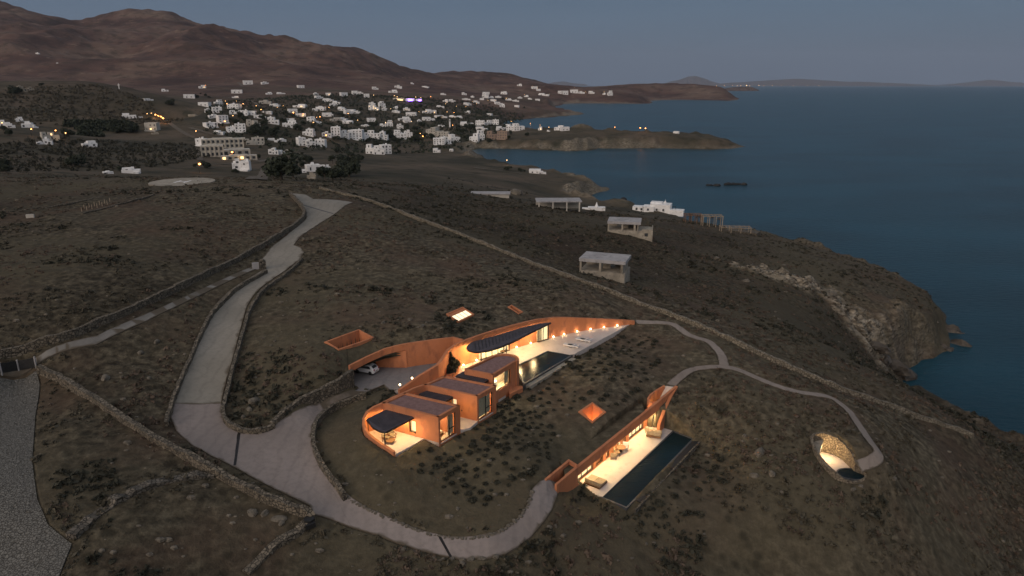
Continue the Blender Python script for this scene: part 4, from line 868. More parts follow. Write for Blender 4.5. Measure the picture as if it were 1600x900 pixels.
# ------------------------------------------------------------------ skylights and pits
def pit(poly, dep, up, name, label, th=.3):
    b = B(); inner = shrink(poly, th); n = len(poly); zs = [float(Sxy(*p)[0]) + up for p in poly]; z0 = float(Sxy(*np.mean(poly, axis=0))[0]) - dep
    for i in range(n):
        j = (i+1) % n; b.prism([poly[i], poly[j], inner[j], inner[i]], z0, [zs[i], zs[j], zs[j], zs[i]])
    t = thing(name, label, 'skylight', (poly[0][0], poly[0][1], z0)); b.mk('rim', M['plaster'], t)
    b = B(); b.prism(inner, z0-.1, z0+.05); b.mk('pit_floor', M['plaster'], t); return t, inner, zs, z0
pit(shrink(PIT1,-.25), 3.4, .16, 'light_well', 'long rectangular terracotta light well open in the scrub above the garage')
t, inn, zs, z0 = pit(shrink(PIT2,-.2), .7, .22, 'skylight', 'glowing four-pane skylight in a terracotta frame on the hillside')
for k in range(4):
    u0, u1 = (k+.08)/4, (k+.92)/4
    def q3(u, v): 
        a = lerp(lerp(inn[0], inn[1], u), lerp(inn[3], inn[2], u), v); return a
    def zq(u, v): return (zs[0]*(1-u)+zs[1]*u)*(1-v) + (zs[3]*(1-u)+zs[2]*u)*v - .08
    uv = [(u0,.34),(u1,.34),(u1,.96),(u0,.96)]; g = B(); pl4 = [q3(*a) for a in uv]; zt4 = [zq(*a) for a in uv]; g.prism(pl4, [z-.05 for z in zt4], zt4); g.mk('glass_pane', M['glow_pane'], t)
g = B(); g.prism(inn, [z-.5 for z in zs], [z-.11 for z in zs]); g.mk('glazing_bed', M['plaster'], t)
pit(shrink(PIT3,-.12), 1.3, .14, 'light_well', 'small narrow terracotta light slot on the hillside right of the glowing skylight', th=.25)
t, inn, zs, z0 = pit(shrink(PIT4,-.1), 3.0, .16, 'light_well', 'square terracotta light well glowing from inside, above the lower terrace')
cc = lerp(inn[0], inn[2], .5); lamp(t, (cc[0], cc[1]+.3, z0+1.0), 40, (1.0,.58,.26), .15)
g = B(); g.box((cc[0]+.2, cc[1]-.3, z0+.3), (.9,.5,.45), .9); g.mk('planter_box', M['wood'], t)
# ------------------------------------------------------------------ lower guest house
gh = thing('guest_house', 'sunken lower guest house with one long terracotta fascia over a row of lit glass doors', 'house', (*LW0, LZ))
dF = Vector((FA1[0]-FA0[0], FA1[1]-FA0[1])).normalized(); nF = Vector((-dF.y, dF.x))
tip = W(1052.5,604.3,37.5)
g = B(); strip_wall(g, [tuple(Vector(FA0)-dF*.9), FA0, FA1, tuple(Vector(FA1)+dF*.05)], [36.5,36.5,36.65,36.66], [35.3,35.3,35.4,35.4], .36); g.mk('fascia', M['plaster'], gh)
Lg = math.dist(LW0, LW1); g = B()
def wp(u, k=0): d = ((LW1[0]-LW0[0])/Lg, (LW1[1]-LW0[1])/Lg); return (LW0[0]+d[0]*u-d[1]*k, LW0[1]+d[1]*u+d[0]*k)
ops = [(.7,5.6), (8.3,8.9), (11.1,11.8), (14.6,18.6)]
ops = [(.6,4.9), (5.4,7.3), (8.0,8.9), (10.9,11.7), (12.3,13.6), (14.3,18.9)]
panel(g, LW0, LW1, 32.4, 35.6, .3, [(a*Lg/20.3, c*Lg/20.3, 33.02, 35.25) for a, c in ops]); g.mk('wall', M['plaster'], gh)
for (a, c), bars, lit in zip(ops, [(.33,.66), (), (), (), (), (.25,.5,.75)], ['room_glow', 'plaster', 'room_glow', 'room_glow', 'plaster', 'room_glow']):
    window(gh, LW0, LW1, a*Lg/20.3, c*Lg/20.3, 33.02, 35.25, inset=.14, bars=bars, lit=lit, name='glass_door' if lit == 'room_glow' else 'shuttered_door')
g = B(); q0, q1 = wp(-.8,.35), wp(Lg+.3,.35); f0, f1 = tuple(Vector(FA0)-dF*.9), tuple(Vector(FA1)); q0, q1 = wp(-.8,1.5), wp(Lg+.3,1.5); g.prism([f0, f1, q1, q0], 35.42, 36.38); g.mk('planted_roof', M['ground'], gh, origin=(0,0,0))
g = B(); e0 = W(906.7,758.9,33.7); k0 = tuple(Vector(FA0)-dF*.4)
strip_wall(g, resample([k0 + (36.45,), lerp(k0, e0, .5) + (34.9,), e0 + (33.75,)], 3)[0:0] or [k0, lerp(k0, e0, .5), e0], [36.48, 35.0, 33.75], [32.3]*3, .3); g.mk('wing_wall', M['plaster'], gh)
# left sunken well walls
g = B(); WI = WELL; strip_wall(g, [WI[0], WI[1], WI[2]], [36.75,36.85,36.75], [34.0]*3, .3); strip_wall(g, [WI[2], tuple(Vector(WI[3])-nF*0)], [36.6,36.5], [34.0]*2, .3); g.mk('well_wall', M['plaster'], gh)
# stair walls
g = B(); strip_wall(g, [tuple(Vector(FA1)+dF*.05), W(1055.8,604.2,37.55)], [36.66,37.62], [35.3,36.3], .36); g.mk('stair_beam', M['plaster'], gh)
g = B(); sw = [W(1029,664.5,34.2), W(1038,641,35.6), W(1048,620,36.7), W(1057.0,604.4,37.5)]; strip_wall(g, sw, [34.35,35.75,36.9,37.65], [32.3,33.0,34.0,35.5], .42); g.mk('stair_wall', M['plaster'], gh)
g = B(); strip_wall(g, NOOK, [37.6,37.5,37.25,37.05,36.95,36.9,36.9], [35.5]*7, .25); g.mk('nook_wall', M['plaster'], gh)
st = thing('stairs', 'pale steps climbing between terracotta walls from the lower terrace to the stone path', 'stairs', (*lerp(ST0[0], ST0[1], .5), 33)); ns = 26; g = B()
for i in range(ns):
    t0, t1 = i/ns, (i+1)/ns; z = 33 + 4.42*(i+1)/ns; g.prism([lerp(ST0[0], ST1[0], t0), lerp(ST0[1], ST1[1], t0), lerp(ST0[1], ST1[1], t1), lerp(ST0[0], ST1[0], t1)], z-1.0, z)
g.mk('steps', M['deck'], st)
tf = [wp(-.2), wp(Lg+.1), W(1022.5,668,LZ), W(1032,667.2,LZ), W(1050.5,672.8,LZ), POOL2[0], W(907,765.8,LZ)]
struct(fill(tf, .7, lambda x, y: LZ+0*x, 'terrace', M['deck'], .6))
pl2 = pool(POOL2, LZ, 'long dark infinity pool along the lower terrace', (2,), cop=.22)
ch = [W(985,778,32.8), W(1081.5,686,32.8), W(1086,688,32.5), W(993,775,32.5)]
b = B(); c0, c1 = lerp(POOL2[3], POOL2[2], .10), POOL2[2]; dd = (Vector(c1)-Vector(c0)).normalized(); nn = Vector((dd.y, -dd.x))
b.prism([tuple(Vector(c0)+nn*.25), tuple(Vector(c1)+nn*.25), tuple(Vector(c1)+nn*.95), tuple(Vector(c0)+nn*.95)], 31.2, 32.86); b.mk('overflow_gutter', M['black'], pl2)
b = B(); strip_wall(b, [tuple(Vector(POOL2[3])+nn*1.15), tuple(Vector(c1)+nn*1.15)], [32.95]*2, [31.4]*2, .2); b.mk('outer_kerb', M['stone_dark'], pl2)
for k, (px, py, pw) in enumerate([(912,757,70), (925,745,60), (941,731,60), (953,719.5,75), (966,709,60), (978,697,75), (991,686,60), (1003,676,80), (1017,668,60)]):
    dl(px, py, 33, 2.25, pw*1.0, ['first','second','third','fourth','fifth','sixth','seventh','eighth','ninth'][k] + ' downlight from the left end under the fascia of the lower terrace', (1.0,.68,.32))
dl(1026,655,33.9,1.6,22,'small light on the lower flight of the stairs')
# ------------------------------------------------------------------ grotto
gt = thing('grotto', 'oval stone-lined grotto sunk in the slope, lit from inside, at the end of the path', 'grotto', (GR[0][0], GR[0][1], 31.3))
b = B(); cl_ = GR + [GR[0]]; cz_ = GRZ + [GRZ[0]]; pts = resample([p + (z,) for p, z in zip(cl_, cz_)], .5)
strip_wall(b, [p[:2] for p in pts], [p[2]+random.uniform(-.04,.04) for p in pts], [31.2]*len(pts), .36); b.mk('stone_ring', M['grotto_stone'], gt)
b = B(); b.prism(shrink(GR, .2), 31.2, 31.62); b.mk('floor', M['deck'], gt)
gc, gx0, gx1 = GPOOL; rx = math.dist(gx0, gx1)/2; b = B(); n = 28; pp = [(gc[0]+rx*.98*math.cos(2*math.pi*i/n), gc[1]+1.25*math.sin(2*math.pi*i/n)) for i in range(n)]
pz = 31.9; b.prism(pp, 31.3, pz); b.mk('pool_water', M['pool'], gt)
b = B(); o_ = shrink(pp, -.18)
for i in range(n): j = (i+1) % n; b.prism([pp[i], pp[j], o_[j], o_[i]], 31.2, pz+.04)
b.mk('pool_rim', M['pool_tile'], gt)
b = B(); lp = [GR[18], GR[0], GR[1], GR[2], lerp(GR[2], GR[3], .6), lerp(GR[16], GR[17], .3), GR[17]]; b.prism(shrink(lp, .2), 33.2, 33.5); b.mk('shade_slab', M['concrete'], gt)
x, y = W(1296,700,32.0); lamp(gt, (x, y, 32.3), 85, (1.0,.66,.32), .1); x, y = W(1318,719,31.62); 
tl = ground_light(0,0,31.62,'small light on the floor of the oval grotto', 34, 'lights in the grotto', at=(x, y)); x, y = W(1287,716,31.7); lamp(gt, (x, y, 33.0), 90, (1.0,.66,.32), .1)
# ------------------------------------------------------------------ the town across the bay, one house at a time
ORD = ['nearest','second','third','fourth','fifth','sixth','seventh','eighth','ninth','tenth','eleventh','twelfth','thirteenth','fourteenth','fifteenth','sixteenth','seventeenth','eighteenth','nineteenth','twentieth']
for _t, _tt in (('twenty','thirtieth'),('thirty','fortieth'),('forty','fiftieth'),('fifty','sixtieth'),('sixty','seventieth')): ORD += [_t+'-'+q_ for q_ in ['first']+ORD[1:9]] + [_tt]
LAND = [(352,236,'the long beige hotel'), (640,153,'the purple-lit taverna'), (771,215,'the tan block by the bay'), (703,196,'the white bell tower'), (285,284,'the round helipad'), (1020,325,'the white cove villa'),
        (190,140,'the white hill cross'), (490,262,'the tree-ringed white house'), (920,203,'the bay headland'), (385,134,'the curved slope road')]
_used = {}
def place_label(px, py, kind):
    best = min(LAND, key=lambda l: math.hypot(l[0]-px, (l[1]-py)*2)); dx, dy = px-best[0], (py-best[1])*1.6
    dr = ('right of' if dx > 0 else 'left of') if abs(dx) > abs(dy) else ('below' if dy > 0 else 'above')
    return best[2], dr, math.hypot(dx, dy)
pending = []
def ranked(o, px, py, kind, desc):
    lm, dr, d = place_label(px, py, kind); pending.append((kind, lm, dr, d, o, desc))
def flush_labels():
    groups = {}
    for p in pending: groups.setdefault(p[:3], []).append(p)
    for key, lst in groups.items():
        lst.sort(key=lambda p: p[3])
        for i, p in enumerate(lst):
            kind, lm, dr, d, o, desc = p
            o['label'] = (desc + ', ' + (ORD[i] if i < len(ORD) else 'farthest') + ' ' + dr + ' ' + lm)
    pending.clear()
def px2m(w_, x, y, z): return w_ / F * (y*CP - (z-H)*SP)
def house(px, py, wpx, hpx, mat='white', lit=0, style=None, seed=None, flush=0):
    r = random.Random(int(px*31 + py*17)); p = ht(px, py, 150); x, y, z = p
    w_ = px2m(wpx, x, y, z); h = px2m(hpx, x, y, z); far_ = hpx < 6.5
    dep = w_ * r.uniform(.5, .8); dep = max(dep, h*.8); rz = -math.atan2(x, y) + r.uniform(-.45, .45); cs_, sn = math.cos(rz), math.sin(rz)
    def T(a, b_, c): return (x + a*cs_ - b_*sn, y + b_*cs_ + a*sn, z + c)
    st = style if style is not None else r.choice([0,1,2,3,4])
    parts = []      # boxes: cx, cy, w, d, h
    s2 = h > w_*.42
    if st == 0: parts = [(0, dep/2, w_, dep, h)]
    elif st == 1: parts = [(-w_*.18, dep/2, w_*.64, dep, h), (w_*.30, dep/2-.3, w_*.42, dep*.8, h*.58)]
    elif st == 2: parts = [(0, dep/2, w_, dep, h*.6), (w_*.16, dep*.6, w_*.55, dep*.7, h)]
    elif st == 3: parts = [(-w_*.30, dep/2, w_*.40, dep*.9, h*.78), (w_*.02, dep*.55, w_*.34, dep, h), (w_*.32, dep/2, w_*.38, dep*.8, h*.62)]
    else: parts = [(0, dep/2, w_, dep, h*.62), (-w_*.22, dep*.6, w_*.48, dep*.8, h), (w_*.28, dep*.3, w_*.3, dep*.5, h*.42)]
    b = B()
    for (cx, cy, ww, dd, hh) in parts:
        c = T(cx, cy, hh/2-1.0); b.box(c, (ww, dd, hh+2.0), rz)
        if not far_:      # parapet rim
            for ex, ey, lx, ly in ((0,-dd/2+.15,ww,.3),(0,dd/2-.15,ww,.3),(-ww/2+.15,0,.3,dd-.6),(ww/2-.15,0,.3,dd-.6)):
                b.box(T(cx+ex, cy+ey, hh+.2), (lx, ly, .4), rz)
    if not far_ and r.random() < .75:
        cx, cy, ww, dd, hh = parts[0]; b.box(T(cx+ww*r.uniform(-.3,.3), cy+dd*.1, hh+.9), (1.6,1.6,1.8), rz); b.box(T(cx-ww*r.uniform(0,.3), cy, hh+.5), (.7,.7,1.6), rz)
    if not far_ and r.random() < .6:
        cx, cy, ww, dd, hh = parts[-1]; b.box(T(cx, cy-dd/2-1.6, .1), (ww*.9, 3.2, 1.6), rz)
    two = 'two-storey ' if h > 5.2 else 'low '
    nm = {'white':'white','offwhite':'off-white','beige':'beige','tan':'tan','concrete':'grey concrete'}[mat]
    desc = ('lit ' if lit else '') + nm + ' ' + two + ('stepped ' if st in (2,3,4) else 'box-shaped ' if st == 0 else 'winged ') + 'house'
    t = thing('town_house', 'x', 'house', (x, y, z), 'houses of the town across the bay')
    b.mk('walls', M[mat], t)
    if not far_:
        n = max(2, int(w_/3.2)); rows = 2 if h > 5 else 1
        for (cx, cy, ww, dd, hh) in parts:
            nn = max(1, int(ww/3.4)); rw = max(1, int(round(hh/3.1)))
            for k in range(nn):
                for q_ in range(rw):
                    if r.random() < .12: continue
                    u = cx - ww/2 + ww*(k+.5)/nn; zc = hh*(q_+.5)/rw; wd = r.choice([.9,1.1,1.6]); hg = r.choice([1.2,1.4,2.0])
                    if hh < 2.6: continue
                    g = B(); g.box(T(u, cy-dd/2, zc), (wd, .16, hg), rz); g.mk('window', M['win_lit'] if (lit and r.random() < .4) else M['win_dark'], t)
    elif hpx > 3.4:
        g = B(); u = parts[0][0]; g.box(T(u-parts[0][2]*.2, parts[0][1]-parts[0][3]/2, h*.3), (max(1.2, w_*.1), .2, h*.32), rz); g.mk('door', M['win_dark'], t)
        g = B(); g.box(T(u+parts[0][2]*.2, parts[0][1]-parts[0][3]/2, h*.34), (max(1.2, w_*.12), .2, h*.2), rz); g.mk('window', M['win_lit'] if lit else M['win_dark'], t)
    if lit: lamp(t, T(w_*.2, -2.2, 2.2), lit*18, (1.0,.6,.28), .4)
    ranked(t, px, py, 'house', desc); return t
A5 = lambda X, Y: (240+X/5, 110+Y/5)
B5 = lambda X, Y: (480+X/5, 110+Y/5)
C3 = lambda X, Y: (720+X/3.333, 100+Y/3.333)
D5 = lambda X, Y: (X/5, 110+Y/5)
hA = [(385,140,50,25,1),(90,165,50,20),(278,218,80,30),(388,280,80,30),(740,110,70,30),(875,108,55,20),(650,180,80,28),(640,215,50,14,1),(515,272,60,40),(620,300,90,33),(500,332,70,42),(430,325,50,28),(635,342,80,28),(700,350,70,33),(765,350,60,32),(885,340,70,20),(480,372,80,28),(550,410,75,55),(460,447,90,35),(680,482,80,60),(612,480,70,35),(503,500,80,28),(765,437,60,50,0,'offwhite'),(812,445,50,50,0,'offwhite'),(830,375,90,25),(935,420,80,50),(1070,402,60,25),(1065,447,110,50),(1205,512,85,50),(870,262,90,30,0,'offwhite'),(940,282,70,22),(1135,290,100,25,1),(1090,332,70,30),(1150,362,80,25,1),(1000,185,60,14),(905,188,45,18),(1155,138,50,22),(1272,195,35,22),(1365,198,40,22,1),(1300,220,60,22),(1360,246,80,25),(1492,203,55,30),(1577,190,40,28),(1410,280,60,25),(1467,315,60,30),(1300,316,70,30),(1372,362,60,30),(1530,340,60,30),(1460,390,90,20),(1515,416,80,22),(1225,402,60,35),(1285,416,60,20),
 (1180,590,90,62),(1232,602,70,62),(1300,597,80,55),(1352,522,70,40),(1425,532,70,85),(1485,532,80,60),(1560,532,80,60),(1010,557,60,25),(962,562,40,15),(915,547,60,15),(822,580,90,50,0,'offwhite'),(762,582,70,32,0,'offwhite'),(715,555,60,30,0,'offwhite'),(370,592,80,55),(935,657,75,45),(990,655,60,30),(1038,652,60,30,0,'offwhite'),(650,780,60,80),(712,785,75,70),(1255,792,105,48),(1345,788,80,42),(1165,800,60,25),(1235,850,70,35,0,'concrete')]
hB = [(535,150,45,22),(710,140,55,25),(670,174,70,22),(825,108,22,14),(920,134,50,12),(375,188,40,28),(418,186,40,20),(467,212,40,28),(1065,192,40,14),(1390,215,50,30),(1405,187,40,18),(1535,187,50,20),(1497,212,40,12),(1078,248,40,22),(1132,248,50,22),(1245,232,60,14),(1240,272,40,20),(1450,242,40,16),(1525,287,40,25),(507,272,50,25),(590,285,50,40),(518,312,80,36,1),(607,314,40,28),(690,332,60,22),(780,317,50,28,1),(335,335,60,28),(388,337,50,22),(945,337,70,32),(985,337,50,26,1),(1040,290,60,16),(505,402,65,28),(810,357,80,28),(765,392,90,28),(790,407,60,22),(955,395,90,28),(1055,372,90,20,1),(1135,368,60,16,1),(1190,372,50,16),(1250,332,40,16),(1425,352,40,16),(640,442,60,48),(595,442,50,25),(725,457,50,36),(455,442,70,18),(380,542,100,72),(445,542,80,50),(520,532,100,58),(597,542,60,58),(730,537,95,66),(790,522,65,52),(980,522,115,72,0,'offwhite'),(1065,532,80,48,0,'offwhite'),(1050,442,60,14),(1030,582,85,48),(1092,577,75,52),(1160,562,80,58),(1250,430,100,26),(1350,430,70,34),(1420,430,60,38),(1472,422,50,34),(1360,470,90,28),(1300,557,70,58),(1350,547,80,72),(1552,440,70,18),(500,652,85,68),(562,657,85,62),(622,652,80,66),(1010,642,55,32),(1125,632,30,18),(25,512,50,48),(1440,542,80,62,0,'tan'),(1522,537,85,58,0,'tan'),(230,395,80,25,0,'offwhite'),(320,412,70,20),(100,305,50,25),(60,318,40,20),(160,240,60,22),(225,262,60,22),(265,310,50,22),(160,360,70,28),(30,392,60,30),(85,415,40,18),(690,300,40,20),(880,402,30,18)]
hC = [(20,162,22,14),(60,175,18,10),(130,162,30,16),(160,178,24,10),(195,176,30,10),(225,155,30,12),(80,205,30,14),(40,214,30,12),(110,188,22,10),(305,115,25,12),(385,130,30,13),(405,140,22,10),(430,165,55,12),(340,172,22,10),(310,180,22,10),(250,190,30,10),(200,212,40,14),(285,196,35,10),(290,225,25,10),(145,268,30,10),(360,185,22,8),(400,190,24,8),(515,155,20,15),(545,160,30,20),(590,152,40,18),(625,155,40,13),(680,155,30,14),(780,165,25,25),(745,160,15,10),(305,347,58,34),(265,350,60,24),(215,345,50,20),(510,345,50,22),(545,348,45,20),(1120,362,30,11),(412,345,20,18,1),(455,352,16,8),(385,570,60,20),(425,573,40,14)]
hD = [(40,440,70,48),(90,448,50,32),(155,402,50,34),(205,447,60,44),(245,447,40,34),(285,450,30,15),(370,545,60,58,0,'offwhite'),(430,547,70,58,1,'offwhite'),(375,580,60,40),(320,578,50,24),(710,602,100,46),(1010,375,98,36),(1085,372,60,10),(1180,472,90,58,1,'offwhite'),(1165,237,70,18),(1025,805,130,36),(850,808,70,20),(180,165,60,38,0,'concrete'),(240,165,50,34,0,'concrete'),(980,470,50,18),(1515,360,90,16,0,'concrete'),(1215,500,50,16,0,'concrete')]
for fn, sc, lst in ((A5, 5, hA), (B5, 5, hB), (C3, 3.333, hC), (D5, 5, hD)):
    for h_ in lst:
        px, py = fn(h_[0], h_[1]); house(px, py, h_[2]/sc, h_[3]/sc, h_[5] if len(h_) > 5 else 'white', h_[4] if len(h_) > 4 else 0)
flush_labels()
# landmarks
def rowbuild(name, label, cat, px, py, wpx, hpx, mat, bays, rows, lit=0, stepback=0, rz=0, dep=12):
    x, y, z = ht(px, py, 150); w_ = px2m(wpx, x, y, z); h = px2m(hpx, x, y, z); r0 = -math.atan2(x, y) + rz; cs_, sn = math.cos(r0), math.sin(r0)
    T = lambda a, b_, c: (x+a*cs_-b_*sn, y+b_*cs_+a*sn, z+c); t = thing(name, label, cat, (x, y, z)); b = B()
    b.box(T(0, dep/2, h/2-1), (w_, dep, h+2), r0)
    for k in range(bays+1): b.box(T(-w_/2+w_*k/bays, -.4, h/2-.4), (.5, .8, h+.8), r0)
    b.box(T(0, dep/2, h+.25), (w_*.5, dep*.5, .9), r0); b.mk('walls', M[mat], t)
    for k in range(bays):
        for q_ in range(rows):
            g = B(); g.box(T(-w_/2+w_*(k+.5)/bays, -.05, h*(q_+.5)/rows-.1), (w_/bays*.5, .2, h/rows*.55), r0); g.mk('window', M['win_lit'] if (lit and (k+q_) % 3 == 0) else M['win_dark'], t)
    if lit: lamp(t, T(0, -3, 2.5), 60, (1.0,.6,.28), .4)
    return t
rowbuild('hotel', 'long beige terraced hotel, upper rear wing of tall bays', 'hotel', 349, 231.5, 60, 14, 'beige', 9, 2, dep=14)
rowbuild('hotel', 'beige hotel wing with two rows of windows, at the left end below the rear wing', 'hotel', 333, 245, 32, 17, 'beige', 5, 2, dep=10)
rowbuild('hotel', 'pale sloping-roofed hotel hall in front of the beige wings', 'hotel', 370, 244, 40, 10, 'offwhite', 4, 1, dep=12)
rowbuild('hotel', 'low lit front range of the beige hotel beside the street', 'hotel', 374, 250, 52, 7, 'offwhite', 6, 1, lit=1, dep=6)
x, y, z = ht(*B5(790, 240), 150); t = thing('taverna', 'purple-lit hilltop taverna above the town', 'restaurant', (x, y, z))
for k, (dx, ww, hh, m_) in enumerate([(-22, 26, 7, 'offwhite'), (4, 20, 6, 'white'), (24, 14, 5, 'white')]):
    b = B(); b.box((x+dx, y, z+hh/2), (ww, 10, hh), -math.atan2(x, y)); b.mk('wing', M[m_], t)
b = B(); b.box((x+6, y-6, z+2.2), (10,.3,2.6)); b.mk('purple_sign', M['bulb_purple'], t); b = B(); b.box((x+27, y-6, z+1.5), (6,.3,1.8)); b.mk('purple_lamp', M['bulb_purple'], t)
b = B(); b.box((x-22, y-5.4, z+2.4), (20,.3,2.2)); b.mk('lit_window', M['win_lit'], t)
lamp(t, (x+6, y-10, z+3), 700, (.4,.2,1.0), .6); lamp(t, (x-20, y-12, z+4), 500, (1.0,.7,.4), .6); lamp(t, (x+28, y-10, z+3), 350, (.4,.2,1.0), .6)
x, y, z = ht(*B5(1115, 445), 150); t = thing('bell_tower', 'slim white bell tower rising among the town trees', 'tower', (x, y, z)); b = B(); b.box((x,y,z+4.5), (2.4,2.4,11)); b.mk('shaft', M['white'], t)
b = B()
for dx in (-.9,.9): b.box((x+dx, y, z+11), (.5,2.4,2))
b.box((x,y,z+12.2), (2.6,2.6,.4)); b.ball((x,y,z+12.6), 1.1, 10, 6); b.mk('belfry', M['white'], t)
x, y, z = ht(186.3, 139, 150); b = B(); b.box((x,y,z+3.4), (.7,.7,8)); b.box((x,y,z+5.4), (3.4,.6,.6)); b.solo('cross', 'white cross standing on the dark hill left of the town', 'monument', M['white'])
for px, py, lb in ((59,84.5,'tiny white chapel high on the dark flank of the far mountain'), (89.5,99,'small pale shrine lower right of the mountain chapel')):
    x, y, z = ht(px, py, 150); s_ = px2m(5 if px < 70 else 2.5, x, y, z); t = thing('chapel', lb, 'chapel', (x,y,z)); b = B(); b.box((x,y,z+s_*.15), (s_,s_*.7,s_*.4)); b.mk('walls', M['white'], t); b = B(); b.ball((x,y,z+s_*.35), s_*.22, 8, 6); b.mk('dome', M['white'], t)
# ------------------------------------------------------------------ streets, lanes, field walls of the plain
def lane(px, wd, name='road', mat='track', up=.35):
    c = [ht(a, b_, 150)[:2] for a, b_ in px]; c = resample(smooth_line(c, 2), 9); v = []; f = []
    for i in range(len(c)):
        a = Vector(c[max(0,i-1)]); b_ = Vector(c[min(len(c)-1,i+1)]); d = (b_-a).normalized(); n = Vector((-d.y, d.x))*wd/2
        for s_ in (1, 0, -1):
            p = (c[i][0]+n.x*s_, c[i][1]+n.y*s_); v.append((*p, tz(*p)+up))
    for i in range(len(c)-1):
        for k in (0, 1): f.append((3*i+k+1, 3*i+3+k+1, 3*i+3+k, 3*i+k))
    return struct(mesh(name, v, f, M[mat]))
for pts, wd in (([(400,281),(412,270),(420,258),(432,249),(400,253)],7), ([(240,184),(262,192),(290,210),(305,216)],5), ([(296,199),(330,210),(362,216)],5), ([(372,128.5),(386,134.5),(412,135.5)],7), ([(350,152),(380,155),(405,166)],6), ([(584,153),(612,156),(630,158)],6), ([(630,160),(648,172)],5), ([(750,180),(770,181),(792,184)],6), ([(310,232),(312,245),(313,251)],4), ([(240,229),(278,229.5)],4), ([(330,258),(400,254)],4), ([(380,135),(372,128),(370,129)],6), ([(740,262),(790,268),(815,272)],4)):
    lane(pts, wd)
# ------------------------------------------------------------------ street lamps and lights of the town
def street_lamp(px, py, mat='bulb_orange', power=120, r=.4, hgt=5.5, name='street_lamp', lm=None, group='street lamps of the town', lab=None):
    x, y, z = ht(px, py, 150); sc = y*CP; t = thing(name, 'x', 'street lamp', (x, y, z), group)
    b = B(); b.bar((x,y,z-.5), (x,y,z+hgt), .18); b.bar((x,y,z+hgt), (x+.9,y-.3,z+hgt+.2), .12); b.mk('pole', M['dark_metal'], t)
    b = B(); b.ball((x+.9, y-.3, z+hgt), r, 8, 5, (1,1,.7)); b.mk('lantern', M[mat], t)
    col = {'bulb_orange': (1.0,.45,.16), 'bulb_pale': (1.0,.78,.5), 'bulb_town': (1.0,.55,.24)}[mat]
    if power: lamp(t, (x+.9, y-.5, z+hgt-.6), power, col, r)
    if lab: t['label'] = lab
    else: ranked(t, px, py, 'lamp', {'bulb_orange':'orange street lamp','bulb_pale':'pale yellow street lamp','bulb_town':'warm street lamp'}[mat])
    return t
LA = [(405,130,2),(560,262,1),(645,262,1),(572,296,1),(698,296,1),(800,312,1),(1012,298,1),(965,314,1),(838,342,2),(1090,364,3),(1168,366,3),(1298,386,3),(1272,390,1),(1368,312,1),(1245,442,1),(618,392,1),(555,438,3),(330,517,1),(12,382,1),(40,396,2),(60,402,2),(78,416,2),(358,802,3),(612,694,3),(1345,545,3),(1520,358,1)]
LB = [(517,212,0),(963,222,2),(1080,280,0),(1162,300,0),(1145,350,2),(1090,264,0),(318,360,2),(392,414,0),(610,432,0),(660,422,0),(812,424,1),(880,522,1),(900,547,3),(1133,455,2),(650,322,0),(535,300,2),(1555,230,0),(1287,260,0),(1525,280,0),(1410,252,0),(1090,345,1),(870,345,0),(925,342,0),(740,248,1),(700,225,0),(845,226,0),(885,230,0),(1590,418,1),(680,215,0)]
LC = [(375,122,0),(400,132,0),(462,162,0),(517,147,0),(548,147,0),(745,152,0),(360,324,2),(410,332,1),(455,350,1),(798,350,2),(930,354,3),(957,356,3),(590,128,0),(235,188,0),(330,168,0),(180,200,0),(80,218,1),(25,235,1),(420,160,0),(650,152,0)]
LD = [(248,514,2),(437,522,2),(515,542,1),(20,462,1),(1150,372,1),(1182,368,1),(1215,378,3),(1232,386,2),(1258,400,3),(1272,412,3)]
for fn, lst in ((A5, LA), (B5, LB), (C3, LC), (D5, LD)):
    for X, Y, k in lst:
        px, py = fn(X, Y); street_lamp(px, py, 'bulb_orange' if k >= 2 else 'bulb_pale' if k == 0 else 'bulb_town', (35, 45, 80, 150)[k]*(.35 if fn is C3 else 1), (.42,.45,.55,.8)[k]*(1 if py > 160 else 1.4), 5.5)
street_lamp(*B5(1553, 742), 'bulb_pale', 60, .4, 5, lab='lone white lamp on the near promontory above the bay')
flush_labels()
# ------------------------------------------------------------------ trees of the plain
def leafcloud(n, R_, hgt, z0, seed, leaf=.5, squash=1.0, lobes=6):
    r = np.random.default_rng(seed); cs_ = []
    for k in range(lobes):
        a = r.uniform(0, 6.28); q_ = r.uniform(.15, .65)*R_; cs_.append((q_*math.cos(a), q_*math.sin(a), z0 + hgt*r.uniform(.3,.8), R_*r.uniform(.38,.6)))
    v = []; f = []
    for i in range(n):
        c = cs_[i % lobes]; d = r.normal(size=3); d /= np.linalg.norm(d); rad = c[3]*r.uniform(.55, 1.08); p = np.array(c[:3]) + d*rad*np.array([1,1,.8*squash])
        u = r.normal(size=3); u /= np.linalg.norm(u); w_ = np.cross(u, d+r.normal(size=3)*.5); w_ /= np.linalg.norm(w_)+1e-9; s_ = leaf*r.uniform(.6,1.3)
        k = len(v); v += [tuple(p-u*s_), tuple(p+w_*s_*.6), tuple(p+u*s_), tuple(p-w_*s_*.6)]; f.append((k,k+1,k+2,k+3))
    return v, f, cs_
def make_tree(seed, R_, hgt, n, leaf):
    v, f, cs_ = leafcloud(n, R_, hgt, hgt*.1, seed, leaf)
    t = thing('tree', 'x', 'tree', (0,0,0), 'trees of the town', local=True); mesh('crown', v, f, M['leaf_tree'], t)
    b = B(); b.cyl((0,0,-.8), R_*.09, hgt*.5+.8, 7, R_*.05)
    for c in cs_[:4]: b.bar((0,0,hgt*.35), (c[0]*.8, c[1]*.8, c[2]), R_*.05)
    b.mk('trunk', M['trunk'], t); return t
TREES = [make_tree(11, 4.2, 6.5, 900, .55), make_tree(12, 5.5, 7.0, 1100, .62), make_tree(13, 3.2, 6.0, 700, .5)]
